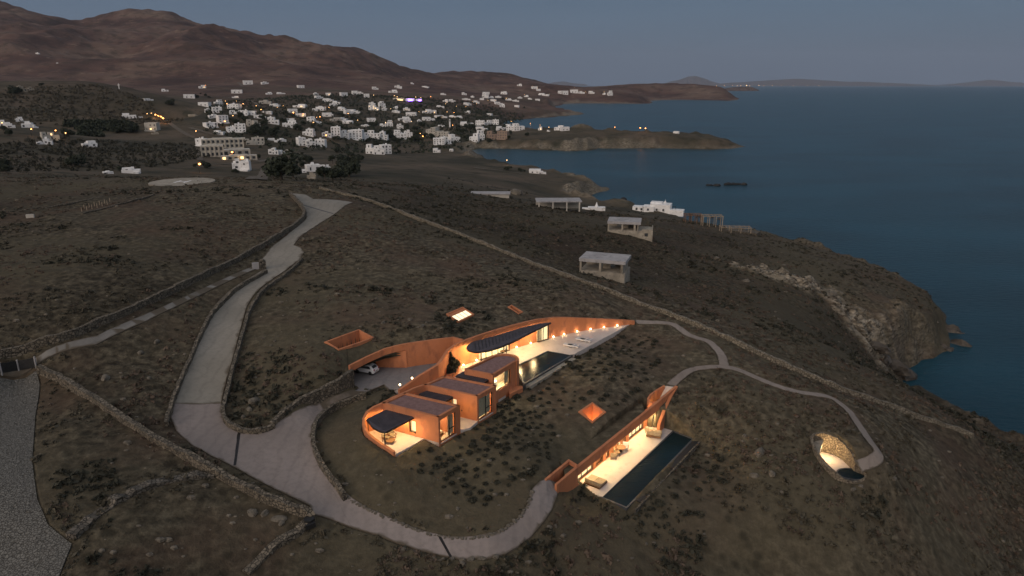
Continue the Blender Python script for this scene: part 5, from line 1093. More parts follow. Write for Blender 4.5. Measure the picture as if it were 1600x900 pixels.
for i_, t in enumerate(TREES): t.location = (0, -300 - 20*i_, 0)
_tn = [0]
_treeused = set()
def put_tree(px, py, k, sc, desc='dark bushy tree', ranked_=True, xyz=None):
    x, y, z = xyz or ht(px, py, 150); src = TREES[k]
    if k not in _treeused: t = src; _treeused.add(k)
    else:
        t = src.copy(); S.collection.objects.link(t)
        for c in src.children: d = c.copy(); S.collection.objects.link(d); d.parent = t
    t.location = (x, y, z-.1); t.scale = (sc*random.uniform(.9,1.15), sc*random.uniform(.9,1.15), sc*random.uniform(.8,1.05)); t.rotation_euler = (0,0,random.uniform(0,6.28))
    if ranked_: ranked(t, px, py, 'tree', desc)
    return t
TR = [A5(X, Y) + (s_,) for X, Y, s_ in [(300,200,1),(340,215,1.2),(370,190,1),(410,205,1.3),(435,215,1),(130,270,1),(680,370,1.5),(720,400,1),(850,400,1.5),(870,430,1.6),(790,470,1.4),(870,500,1.8),(930,520,1.8),(800,510,1.6),(740,500,1.2),(960,480,1.4),(640,410,1.1),(590,400,1),(1170,430,1.3),(1130,470,1.2),(1440,360,1.4),(1400,340,1.2),(1480,360,1),(1560,390,1.4),(1000,400,1),(1040,340,1),(1160,330,1),(1250,440,1),(415,765,1.3),(330,760,1.1),(940,830,2.4),(990,800,2.4),(1040,790,2.4),(1090,840,2.3),(1000,855,2.3),(1070,770,2),(1160,760,1.8),(1210,720,1.6),(1430,640,1.5),(1460,850,2.2),(1400,855,2),(1500,760,2.2),(1560,720,2),(1530,830,2),(1340,860,2),(820,690,1),(640,800,.9),(860,770,1)]]
TR += [B5(X, Y) + (s_,) for X, Y, s_ in [(240,640,1.6),(290,720,2.4),(340,700,2.4),(380,740,2.4),(300,790,2.4),(250,800,2.2),(360,800,2),(420,700,1.4),(200,730,2),(640,510,1.6),(660,540,1.5),(850,480,1.8),(870,520,2),(840,560,2),(930,530,1.8),(970,540,2),(900,440,1.4),(780,440,1.2),(530,440,1.2),(500,430,1),(380,395,1.4),(420,400,1.2),(420,310,1.2),(250,420,1.2),(850,300,1.6),(880,290,1.5),(920,300,1.4),(830,320,1.2),(1030,390,1.2),(1180,460,1.4),(1240,450,1.4),(1280,460,1.6),(1220,500,1.5),(1240,540,1.4),(1180,480,1.3),(1080,330,1),(1010,320,1),(1270,310,1),(1400,330,1),(1440,310,1),(690,620,1.3),(720,610,1.2),(720,650,1.3),(700,570,1.4),(640,580,1.2),(1590,500,1.3),(1420,560,1.2),(1570,540,1.2),(480,560,1.1),(540,590,1.1),(300,560,1.2),(230,550,1.2),(1560,780,1),(1590,770,1.1)]]
TR += [D5(X, Y) + (s_,) for X, Y, s_ in [(100,190,1.6),(130,180,1.4),(330,130,1.2),(560,750,1.9),(600,745,1.9),(580,765,1.7),(1010,490,1.4),(1045,480,1.5),(1060,490,1.3),(830,465,1.2),(910,490,1.1),(30,490,1.2),(70,510,1.1),(540,520,1.2),(500,510,1.1),(30,750,1.6),(20,790,1.3),(50,800,1.3),(940,790,1),(1330,270,1.2)]]
TR += [C3(X, Y) + (s_,) for X, Y, s_ in [(45,345,1.3),(70,350,1.2),(310,560,1),(330,565,1),(345,375,1),(220,185,1),(150,215,1.2),(330,230,1)]]
for i_, (px, py, s_) in enumerate(TR): put_tree(px, py, i_ % 3, s_*random.uniform(.8,1.05)*(.5 if py > 232 else .85), ('dark bushy tree','wide dark tree','slim dark tree')[i_ % 3])
flush_labels()
# orchard rows left of the town: an unbroken hedge-like mass
def mass(name, label, pts, n, sz, mat, seed, lo=150, cat='scrub'):
    r = np.random.default_rng(seed); poly = [ht(a, b_, lo)[:2] for a, b_ in pts]; bx = np.array(poly); v = []; f = []; c = 0
    while c < n:
        x = r.uniform(bx[:,0].min(), bx[:,0].max(), 400); y = r.uniform(bx[:,1].min(), bx[:,1].max(), 400); k = sdist(x, y, poly) > 0; x, y = x[k], y[k]; z = Txy(x, y)
        for a, b_, zz in zip(x, y, z):
            for _ in range(14):
                p = np.array([a, b_, zz+sz*.5]) + r.normal(size=3)*sz*.45; u = r.normal(size=3)*sz*.3; w_ = r.normal(size=3)*sz*.3; q_ = len(v)
                v += [tuple(p-u), tuple(p+w_), tuple(p+u), tuple(p-w_)]; f.append((q_,q_+1,q_+2,q_+3))
            c += 1
            if c >= n: break
    o = mesh(name, v, f, M[mat]); tag(o, label, cat, None, 'stuff'); return o
for k, (a, c) in enumerate((((102,192.5),(206,194.5)), ((102,196.5),(210,199.5)), ((120,201),(205,205)), ((125,210),(160,212)))):
    mass('orchard_row', ('uppermost','second','third','lowest short')[k] + ' dark row of orchard trees on the plain left of the town', [a, c, (c[0], c[1]+1.6), (a[0], a[1]+1.6)], 240, 2.6, 'leaf_tree', 50+k)
mass('garden_scrub', 'dark garden greenery scattered between the houses of the town', [(430,235),(540,240),(640,240),(720,235),(790,205),(820,180),(740,160),(600,150),(450,150),(330,160),(320,205)], 3600, 2.3, 'leaf_tree', 61)
mass('hill_scrub', 'dark low scrub covering the rounded hill left of the town', [(-30,140),(60,137),(150,133),(200,146),(240,164),(290,189),(200,196),(100,196),(-30,192)], 1500, 1.7, 'leaf_olive', 63)
mass('field_scrub', 'dark scrub dotted over the fields below the town', [(-20,268),(250,262),(330,245),(300,225),(100,215),(-20,225)], 900, 1.3, 'leaf_dark', 62)
# ------------------------------------------------------------------ far islands and spit beyond the headland
def island(name, label, y, prof, mat, dep):
    """a ridge with real depth: profile (px, py) is its skyline"""
    base = B(); pts = []
    r = random.Random(len(label)); xs = [R(a, b_, y) for a, b_ in prof]; n = len(xs); rows = [(-1.0,0),(-.75,.42),(-.4,.8),(0,1),(.4,.75),(.8,.35),(1.0,0)]
    v = []
    for (k, hh) in rows:
        for i, p in enumerate(xs):
            v.append((p[0], y + dep*k*(.8+.4*vnoise(i*.7, k*2, 77)) , max(-2, p[2])*hh*(1+.25*float(vnoise(i*.9, k*3, 78))*(0 if k == 0 else 1)) - (3 if abs(k) == 1 else 0)))
    f = [(a*n+i, a*n+i+1, (a+1)*n+i+1, (a+1)*n+i) for a in range(len(rows)-1) for i in range(n-1)]
    o = mesh(name, v, f, M[mat], smooth=False); struct(o); return o
M['far_land'] = noisy('far_land', (.07,.045,.036), (.13,.09,.068), .01, 1)
def dens(p, k=4):
    out = []
    for a, c in zip(p[:-1], p[1:]):
        for i in range(k): t = i/k; out.append((a[0]+(c[0]-a[0])*t, a[1]+(c[1]-a[1])*t + (random.uniform(-.25,.25) if i else 0)))
    return out + [p[-1]]
island('hills', '', 9500, dens([(1128,139.2),(1140,136.6),(1156,135.5),(1170,135),(1177,136.5),(1180,139)]), 'far_land', 260)
island('hills', '', 40000, dens([(1030,132.6),(1045,128),(1060,125),(1075,119.5),(1086,118.5),(1098,121.5),(1112,127),(1125,131),(1140,132.2)]), 'far_land', 1500)
island('hills', '', 42500, dens([(1100,131.8),(1150,128.8),(1200,125.5),(1240,123),(1275,124.5),(1320,127.5),(1360,128),(1400,130),(1440,131.8)]), 'far_land', 2500)
island('hills', '', 43500, dens([(1480,131.8),(1510,129),(1545,124.5),(1570,127),(1600,130),(1680,131.8)]), 'far_land', 2500)
island('hills', '', 43500, dens([(855,131.5),(865,128.5),(880,127),(895,130),(915,131.5)]), 'far_land', 1500)
for k, (px, py) in enumerate([(1064,130),(1072,131),(1120,131.2),(1132,130.5),(1145,131),(1152,130),(1158,131),(1167,129),(1172,131),(1186,131),(1194,130.6),(1207,131.2),(1221,131.2),(1240,131.4),(1262,131.2),(1280,131.3)]):
    x, y, z = R(px, py, 38000); b = B(); b.ball((x, y, 26), 20 if px in (1064,1167) else 11, 6, 4); b.bar((x, y, -5), (x, y, 26), 2)
    b.solo('harbour_light', 'distant harbour light on the horizon, ' + (ORD[k] if k else 'first') .replace('nearest','first') + ' from the left', 'light', M['bulb_pale'], 'lights along the far shore')
# rocks awash off the coves
def seastone(pts, h, label, mat='rock'):
    b = B()
    for px, py, w_ in pts:
        x, y, z = P(px, py, 0); ww = px2m(w_, x, y, 0); b.ball((x, y, h*.2), ww/2, 9, 5, (1, .45, h/ww*1.6))
    v = [(a + float(vnoise(a*.3, c*.3, 5))*1.5, c + float(vnoise(a*.3, c*.3, 6))*1.5, z*(1+float(vnoise(a*.5, c*.5, 7)))) for a, c, z in b.v]
    solo('sea_rock', label, 'rock', v, b.f, M[mat])
seastone([(1108,290,12),(1120,290.5,14)], 1.4, 'left part of the low black reef awash in the bay', 'black')
seastone([(1138,289,16),(1150,288.5,20),(1162,289,12)], 1.8, 'right part of the low black reef awash in the bay', 'black')
seastone([(974,312.5,10)], 1.6, 'small dark rock alone in the water below the reef', 'black')
# ------------------------------------------------------------------ unfinished concrete houses on the seaward slope
def frame_house(name, label, FLp, FRp, up, depth, ops, z, low=None):
    A = W(*FLp, z); C = W(*FRp, z); d = Vector((C[0]-A[0], C[1]-A[1])); L_ = d.length; d.normalize(); n = Vector((-d.y, d.x))
    Q = lambda u, k: (A[0]+d.x*u+n.x*k, A[1]+d.y*u+n.y*k); t = thing(name, label, 'house', (*A, z-up))
    g = B(); g.prism([Q(-.15,-.15), Q(L_+.1,-.15), Q(L_+.1,depth+.1), Q(-.15,depth+.1)], z-.75, z); g.mk('roof_slab', M['slab'], t)
    g = B(); zf = z-up
    
    for (a, c) in ops['cols']: g = B(); g.prism([Q(a,0), Q(c,0), Q(c,.45), Q(a,.45)], zf, z-.753); g.mk('column', M['concrete'], t)
    for k in (depth-.3,):
        for (a, c) in ops['back']: g = B(); g.prism([Q(a,k), Q(c,k), Q(c,k+.3), Q(a,k+.3)], zf, z-.753); g.mk('rear_wall', M['concrete'], t)
    for (a, c, k0, k1) in ops['side']: g = B(); g.prism([Q(a,k0), Q(c,k0), Q(c,k1), Q(a,k1)], zf, z-.753); g.mk('side_wall', M['concrete'], t)
    g = B(); g.prism([Q(L_*.45,depth*.5), Q(L_*.62,depth*.5), Q(L_*.62,depth*.5+.2), Q(L_*.45,depth*.5+.2)], zf, z-.753); g.mk('partition', M['concrete'], t)
    g = B(); g.prism([Q(0,0), Q(L_+ops.get('ext',0),0), Q(L_+ops.get('ext',0),depth), Q(0,depth)], zf-ops['base'], zf-.003); g.mk('basement', M['concrete'], t)
    if 'ext' in ops:
        g = B(); e = ops['ext']; strip_wall(g, [Q(L_+.5,.15), Q(L_+e-.15,.15), Q(L_+e-.15,depth-.15)], [zf+.5]*3, [zf-.002]*3, .25); g.mk('parapet', M['concrete'], t)
        g = B(); u = L_+e*.5; g.prism([Q(u-.5,-.04), Q(u+.5,-.04), Q(u+.5,.1), Q(u-.5,.1)], zf-1.6, zf-.6); g.mk('window', M['win_dark'], t)
    return t
frame_house('unfinished_house', 'nearer unfinished concrete house with two open bays under a flat grey roof', (906,403), (977,409), 2.9, 7.0, dict(cols=[(0,.45),(4.6,5.1),(9.7,10.2)], back=[(0,3),(7,10.1)], side=[(9.8,10.15,0,7)], base=4.5), 41.2)
frame_house('unfinished_house', 'farther unfinished concrete house with an open bay and a lower wing with a square window', (950,345.5), (1001,347.5), 2.7, 7.5, dict(cols=[(0,.4),(4.2,4.7),(7.9,8.5)], back=[(0,2.5),(6,9.5)], side=[(9.0,9.3,0,7.5)], base=4.5, ext=3.8), 39.6)
# white villa above the cove
x, y, z = ht(1020, 331, 250); rzz = -math.atan2(x, y)-.15; cs_, sn = math.cos(rzz), math.sin(rzz); T = lambda a, b_, c: (x+a*cs_-b_*sn, y+b_*cs_+a*sn, z+c)
t = thing('seaside_villa', 'bright white flat-roofed seaside villa with a small cupola above the cove', 'house', (x, y, z)); g = B()
for cx, cy, ww, dd, hh in ((-9,3,7,6,2.6),(-3,4,7,8,3.0),(4,6,12,9,4.4),(1,8,7,6,5.0),(14,4,8,6,1.6)): g.box(T(cx,cy,hh/2-1), (ww,dd,hh+2), rzz)
g.mk('walls', M['white'], t); g = B(); g.ball(T(6,8,4.6), .9, 10, 6, (1,1,1.2)); g.cyl(T(6,8,5.4), .25, 1.4, 8, .05); g.mk('cupola', M['white'], t)
for u in (-10,-7,-3,2,6): g = B(); g.box(T(u, -.06 if u < -5 else (0 if u < 0 else 1.45), 1.2), (1.1,.16,1.3), rzz); g.mk('window', M['win_dark'], t)
g = B(); [g.bar(T(11+k*2,4,0), T(11+k*2,4,3.4), .18) for k in range(2)]; g.bar(T(11,4,3.4), T(13,4,3.4), .18); g.mk('frame', M['dark_metal'], t)
# open shed with flat roof, left of it
x, y, z = ht(874, 328, 250); rzz = -math.atan2(x, y)+.1; cs_, sn = math.cos(rzz), math.sin(rzz)
t = thing('open_shed', 'open flat-roofed concrete shed on columns, left of the white villa', 'shed', (x, y, z)); g = B(); g.box(T(0,5,3.1), (18,9,.4), rzz); g.mk('roof_slab', M['slab'], t)
for u in (-8,-2.5,3,8): g = B(); g.box(T(u,.8,1.0), (.5,.5,3.8), rzz); g.mk('column', M['offwhite'], t)
g = B(); g.box(T(0,9,1.0), (17.5,.4,3.8), rzz); g.mk('rear_wall', M['offwhite'], t)
x, y, z = ht(766, 306, 250); rzz = -math.atan2(x, y)-.05; cs_, sn = math.cos(rzz), math.sin(rzz)
t = thing('flat_shed', 'long low pale shed roof half sunk in the scrub beside a boulder', 'shed', (x, y, z)); g = B(); g.box(T(0,3,.8), (17,7,.35), rzz); g.mk('roof_slab', M['slab'], t); g = B(); g.box(T(0,3,-.2), (16,6,1.6), rzz); g.mk('walls', M['offwhite'], t)
x, y, z = ht(932, 329, 250); rzz = -math.atan2(x, y); cs_, sn = math.cos(rzz), math.sin(rzz)
t = thing('chapel', 'little white chapel with a pointed cupola between the open shed and white villa', 'chapel', (x, y, z)); g = B(); g.box(T(0,3,.4), (9,4,2.0), rzz); g.box(T(-5,3,0), (5,3,1.6), rzz); g.mk('walls', M['white'], t); g = B(); g.cyl(T(0,3,1.4), 1.2, .8, 10, .8); g.cyl(T(0,3,2.2), .7, 1.8, 10, .05); g.mk('cupola', M['white'], t)
# timber frames and dry palms on the crest
def timber(px, py, n, lab, hgt=3.2, w_=2.6, mat='wood'):
    x, y, z = ht(px, py, 250); rzz = -math.atan2(x, y)+.2; cs_, sn = math.cos(rzz), math.sin(rzz); T = lambda a, b_, c: (x+a*cs_-b_*sn, y+b_*cs_+a*sn, z+c)
    t = thing('timber_frame', lab, 'pergola', (x, y, z))
    for k in range(n+1):
        for b_ in (0, 4): g = B(); g.bar(T(k*w_, b_, -.5), T(k*w_, b_, hgt), .28); g.mk('post', M[mat], t)
    g = B()
    for b_ in (0, 4): g.bar(T(-.4,b_,hgt+.1), T(n*w_+.4,b_,hgt+.1), .26)
    for k in range(n*2+1): g.bar(T(k*w_/2,-.4,hgt+.3), T(k*w_/2,4.4,hgt+.3), .16)
    g.mk('beams', M[mat], t)
M['pale_wood'] = noisy('pale_timber', (.26,.21,.15), (.38,.31,.23), 1, .9)
timber(1071, 347, 3, 'weathered timber frame beside the white villa, leftmost on the crest', mat='wood'); timber(1098, 353, 3, 'taller pale timber frame in the middle of the crest', 4.2, 2.8, 'pale_wood'); timber(1127, 362, 3, 'pale slatted timber terrace at the right end of the crest', 1.6, 4.0, 'pale_wood')
x, y, z = ht(1160, 364, 250); b = B(); b.box((x,y,z), (14,6,2.2), -.6); b.solo('stone_ruin', 'low tan stone ruin at the seaward end of the crest', 'ruin', M['stone'])
def palm(px, py, k):
    x, y, z = ht(px, py, 250); t = thing('palm', ['leftmost','second','third','rightmost'][k] + ' dry brown palm among the timber frames on the crest', 'palm', (x, y, z), 'dry palms on the crest'); b = B(); b.cyl((x,y,z-.5), .22, 4.2, 7, .16); b.mk('trunk', M['trunk'], t); b = B(); r = random.Random(k)
    for i in range(20):
        a = 6.28*i/20 + r.uniform(-.2,.2); l1 = r.uniform(1.0,1.7); e = r.uniform(-.9,.7); c = (x, y, z+3.7); m_ = (x+math.cos(a)*l1*.6, y+math.sin(a)*l1*.6, z+3.9+e*.6); q_ = (x+math.cos(a)*l1, y+math.sin(a)*l1, z+3.3+e); b.bar(c, m_, .22, .05); b.bar(m_, q_, .16, .04)
    b.mk('fronds', M['palm_dry'], t)
for k, (px, py) in enumerate(((1078,347),(1090,350),(1112,350),(1123,351))): palm(px, py, k)
# ------------------------------------------------------------------ gate, gate post, fence stakes
t = thing('metal_gate', 'dark panelled metal gate between pale posts at the left edge of the track', 'gate', hs(30, 583))
gp = [hs(-30,590), hs(3,584.5), hs(30,580), hs(57,575)]
for a, c in zip(gp[:-1], gp[1:]):
    g = B(); d = Vector((c[0]-a[0], c[1]-a[1])).normalized()*.12; strip_wall(g, [(a[0]+d.x, a[1]+d.y), (c[0]-d.x, c[1]-d.y)], [a[2]+1.5, c[2]+1.5], [a[2]+.15, c[2]+.15], .06); g.mk('gate_panel', M['black'], t)
for a in gp: g = B(); g.bar((a[0],a[1],a[2]-.3), (a[0],a[1],a[2]+1.65), .16); g.mk('gate_post', M['slab'], t)
x, y, z = hs(411, 420); t = thing('gate_pillar', 'small dark stone pillar with a meter box where track and road split', 'pillar', (x,y,z)); b = B(); b.box((x,y,z+.7), (1.1,1.0,1.9), .5); b.mk('pillar', M['stone_dark'], t); b = B(); b.box((x-1.2,y-.5,z+.7), (1.2,.5,1.3), .5); b.mk('meter_box', M['slab'], t); b = B(); b.ball((x,y,z+1.75), .45, 8, 5, (1,1,.6)); b.mk('cap_stone', M['rock'], t)
x, y, z = hs(483, 301); b = B(); b.box((x,y,z+.9), (1.4,1.2,2.4), .3); b.solo('gate_pillar', 'square tan stone pillar at the top of the concrete road', 'pillar', M['stone'])
x, y, z = hs(48, 341); b = B(); b.box((x,y,z+.4), (1.6,.6,1.0), .3); b.solo('water_tank', 'small pale block standing alone in the far left field', 'tank', M['offwhite'])
for k in range(12):
    a = k/11; x, y, z = hs(128+44*a, 331-12*a - (k%2)*3); b = B(); b.bar((x,y,z-.3), (x,y,z+1.1), .12)
    b.solo('fence_stake', 'pale wooden fence stake below the helipad, ' + ORD[k].replace('nearest','first') + ' of the row from the left', 'stake', M['pale_wood'], 'fence stakes below the helipad')
# ------------------------------------------------------------------ parked car
def make_car(px, py, rz):
    x, y, z = P(px, py, 38.94); t = thing('parked_car', 'small white hatchback parked in the open garage', 'car', (x, y, z), local=True, rz=rz)
    prof = [(-1.95,.35),(-2.0,.75),(-1.9,1.0),(-1.72,1.08),(-1.35,1.46),(-.9,1.52),(.2,1.5),(.6,1.38),(1.15,.98),(1.75,.86),(2.0,.68),(2.02,.35)]
    secs = [(-.86,.97,.93),(-.80,1,1),(.80,1,1),(.86,.97,.93)]; v = []; f = []; n = len(prof)
    for (yy, sx_, sz_) in secs:
        for (a, c) in prof: 
            yy2 = yy*(.80 if c > 1.2 else .93 if c > .95 else 1); v.append((a*sx_, yy2, c if abs(yy) < .85 else .35+(c-.35)*sz_))
    for k in range(3):
        for i in range(n): f.append((k*n+i, k*n+(i+1)%n, (k+1)*n+(i+1)%n, (k+1)*n+i))
    f += [tuple(range(n-1,-1,-1)), tuple(range(3*n,4*n))]; mesh('body', v, f, M['car_white'], t)
    for s_ in (-1, 1):
        g = B(); yy = .765*s_; g.add([(-1.3,yy+.04*s_,1.0),(1.0,yy+.04*s_,.99),(.5,yy-.06*s_,1.36),(-1.1,yy-.06*s_,1.4)], [(0,1,2,3) if s_ < 0 else (3,2,1,0)]); g.mk('side_window', M['win_dark'], t)
        for xx in (-1.25, 1.25):
            g = B(); nn = 14
            vs = [(xx+.33*math.cos(6.283*i/nn), yy_, .33+.33*math.sin(6.283*i/nn)) for yy_ in (s_*.68, s_*.89) for i in range(nn)]; g.add(vs, [tuple(range(nn)), tuple(range(2*nn-1,nn-1,-1))] + [(i,nn+i,nn+(i+1)%nn,(i+1)%nn) for i in range(nn)]); wh = g.mk('wheel', M['black'], t)
            g = B(); vs = [(xx+.19*math.cos(6.283*i/nn), s_*.895, .33+.19*math.sin(6.283*i/nn)) for i in range(nn)]; g.add(vs, [tuple(range(nn))]); g.mk('rim', M['white_fabric'], wh)
        g = B(); g.box((-1.97, .68*s_, .92), (.08,.22,.3)); g.mk('tail_light', M['tail'], t)
        g = B(); g.box((1.93, .62*s_, .72), (.1,.3,.14)); g.mk('headlight', M['white_fabric'], t)
    g = B(); g.add([(-1.74,-.6,1.12),(-1.74,.6,1.12),(-1.38,.52,1.44),(-1.38,-.52,1.44)], [(3,2,1,0)]); g.mk('rear_window', M['win_dark'], t)
    g = B(); g.add([(1.13,-.62,1.03),(1.13,.62,1.03),(.64,.55,1.38),(.64,-.55,1.38)], [(0,1,2,3)]); g.mk('windscreen', M['win_dark'], t)
    g = B(); g.box((-2.0,0,.62), (.04,.5,.12)); g.mk('number_plate', M['win_dark'], t)
M['car_white'] = noisy('car_paint_white', (.72,.73,.74), (.76,.77,.78), .5, .25); M['tail'] = noisy('tail_lens', (.3,.02,.02), (.35,.03,.03), 2, .3)
make_car(573, 581.5, math.radians(158)); bpy.data.objects['parked_car'].scale = (.88,.88,.9)
# ------------------------------------------------------------------ furniture
def sofa(px, py, z, rz, w_, lab, mat='sofa', back=True, d=1.0, group=None):
    x, y, _ = P(px, py, z); t = thing('sofa', lab, 'sofa', (x, y, z), group, True, rz); g = B(); g.box((0,0,.17), (w_,d,.2)); g.mk('base', M['wood'], t)
    n = max(1, round(w_/1.0))
    for k in range(n): g = B(); g.box((-w_/2+w_*(k+.5)/n, -.04, .38), (w_/n*.96,d*.86,.2)); g.mk('seat_cushion', M[mat], t)
    if back:
        for k in range(n): g = B(); g.box((-w_/2+w_*(k+.5)/n, d*.4, .62), (w_/n*.94,.2,.42)); g.mk('back_cushion', M[mat], t)
    return t
def table(px, py, z, r, lab, h=.4):
    x, y, _ = P(px, py, z); t = thing('low_table', lab, 'table', (x, y, z), None, True); g = B(); g.cyl((0,0,h-.06), r, .06, 18); g.mk('table_top', M['wood'], t); g = B(); g.cyl((0,0,0), r*.35, h-.063, 12); g.mk('pedestal', M['dark_metal'], t)
def armchair(px, py, z, rz, lab, mat='sofa'):
    x, y, _ = P(px, py, z); t = thing('armchair', lab, 'armchair', (x, y, z), None, True, rz); g = B(); g.box((0,0,.36), (.72,.7,.16)); g.mk('seat', M[mat], t); g = B(); g.box((0,.36,.68), (.76,.12,.6)); g.mk('backrest', M[mat], t)
    for s_ in (-1, 1): g = B(); g.box((.4*s_,0,.55), (.08,.74,.1)); g.mk('armrest', M['wood'], t)
    for a in (-.34,.34):
        for c in (-.3,.3): g = B(); g.box((a,c,.14), (.06,.06,.278)); g.mk('leg', M['wood'], t)
armchair(612.5, 683.5, 38.62, math.radians(35), 'striped armchair on the front terrace, right one of two', 'sofa'); armchair(603.5, 688, 38.62, math.radians(80), 'striped armchair on the front terrace, left one beside the pergola post', 'sofa')
table(610, 691, 38.62, .6, 'round low wooden table before the armchairs of the front terrace', .3)
dh = math.radians(53)
sofa(930.5, 755.5, LZ+.02, dh+math.pi/2, 2.2, 'double daybed near the left end of the lower terrace', 'sofa', True, 1.9); table(924, 757, LZ+.02, .3, 'small side table left of the daybed on the lower terrace')
sofa(1022, 680, LZ+.02, dh+math.pi*.6, 2.0, 'sand coloured daybed near the stairs of the lower terrace', 'sofa', True, 1.7); armchair(1013.5, 677, LZ+.02, dh+1.2, 'armchair between the lower stairs and the daybed', 'sofa'); table(1016, 683, LZ+.02, .35, 'small table beside the daybed near the lower stairs')
armchair(958, 716, LZ+.02, dh+2.2, 'sand coloured armchair at the middle of the lower terrace, left one', 'sofa'); armchair(964, 711, LZ+.02, dh+.6, 'sand coloured armchair at the middle of the lower terrace, right one', 'sofa'); table(970, 706, LZ+.02, .65, 'round dining table in the middle of the lower terrace', .74)
armchair(977, 703, LZ+.02, dh-1.2, 'pale chair at the right of the round dining table', 'white_fabric'); armchair(972, 701, LZ+.02, dh+.2, 'pale chair behind the round dining table', 'white_fabric')
sofa(780, 549, DZ+.02, math.radians(205), 2.6, 'pale sofa with its back to the pool, under the leaf-shaped canopy', 'white_fabric'); sofa(789, 544, DZ+.02, math.radians(120), 1.8, 'shorter pale sofa near the right post of the canopy', 'white_fabric'); table(785, 551.5, DZ+.02, .45, 'low dark table between the two pale sofas')
def lounger(px, py, lab):
    x, y, z = P(px, py, DZ+.02); t = thing('sun_lounger', lab, 'sun lounger', (x, y, z), 'sun loungers on the upper deck', True, math.radians(148)); g = B(); g.box((0,0,.25), (2.0,.75,.08)); g.mk('frame', M['white_fabric'], t)
    g = B(); g.box((.2,0,.34), (1.5,.7,.09)); g.mk('mattress', M['white_fabric'], t); g = B(); g.add([(-.55,-.35,.32),(-.55,.35,.32),(-1.05,.35,.72),(-1.05,-.35,.72),(-.6,-.35,.26),(-.6,.35,.26),(-1.12,.35,.68),(-1.12,-.35,.68)], [(0,1,2,3),(7,6,5,4),(0,4,5,1),(1,5,6,2),(2,6,7,3),(3,7,4,0)]); g.mk('backrest', M['white_fabric'], t)
    for a in (-.8,.8):
        for c in (-.3,.3): g = B(); g.box((a,c,.105), (.06,.06,.2)); g.mk('leg', M['white_fabric'], t)
for px, py, lb in ((889.5,541.5,'white sun lounger nearest the upper pool, left of four'), (896,542.5,'white sun lounger beside the upper pool, second of four'), (909,532.5,'white sun lounger farther from the pool, third of four'), (915.5,533.5,'white sun lounger farthest right on the upper deck')): lounger(px, py, lb)
# planter with cactus by the canopy
pl = [W(a, c, 39.6) for a, c in [(696.5,586),(707,584.5),(716,578),(717.5,569.5),(711,565),(702,571)]]; t = thing('planter', 'curved terracotta planter between the curved wall and the deck', 'planter', (*pl[0], DZ))
g = B(); strip_wall(g, smooth_line(pl, 1), [39.65]*len(smooth_line(pl,1)), [38.9]*len(smooth_line(pl,1)), .2); g.mk('planter_wall', M['plaster'], t); g = B(); g.prism(pl, 38.9, 39.5); g.mk('soil', M['ground'], t)
def plant_clump(name, lab, x, y, z, n, rad, hgt, mat='leaf_dark', cat='plant', group=None, leaf=.16, seed=1):
    r = np.random.default_rng(seed); v = []; f = []
    for i in range(n):
        a = r.uniform(0,6.28); q_ = rad*math.sqrt(r.uniform()); hh = hgt*r.uniform(.1,1)*(1-(q_/rad)**2*.5); p = np.array([x+q_*math.cos(a), y+q_*math.sin(a), z+hh]); u = r.normal(size=3)*leaf; w_ = r.normal(size=3)*leaf*.6; k = len(v); v += [tuple(p-u),tuple(p+w_),tuple(p+u),tuple(p-w_)]; f.append((k,k+1,k+2,k+3))
    return solo(name, lab, cat, v, f, M[mat], group, origin=(x,y,z))
for k, (px, py, hh, rd) in enumerate([(705,577,2.9,.28),(709,574,1.6,.5),(702,581,1.2,.6),(698.5,578,2.2,.15),(712,572,1.0,.6),(706,582,.8,.6)]):
    x, y, z = P(px, py, 39.5); plant_clump('cactus' if hh > 2 else 'shrub', ['tallest dark cactus column in the curved planter','rounded shrub right of the cactus in the curved planter','low shrub left of the cactus in the planter','slim cactus stem at the left edge of the planter','low shrub at the right tip of the planter','small shrub at the front of the planter'][k], x, y, z, 260, rd, hh, 'leaf_dark', seed=k)
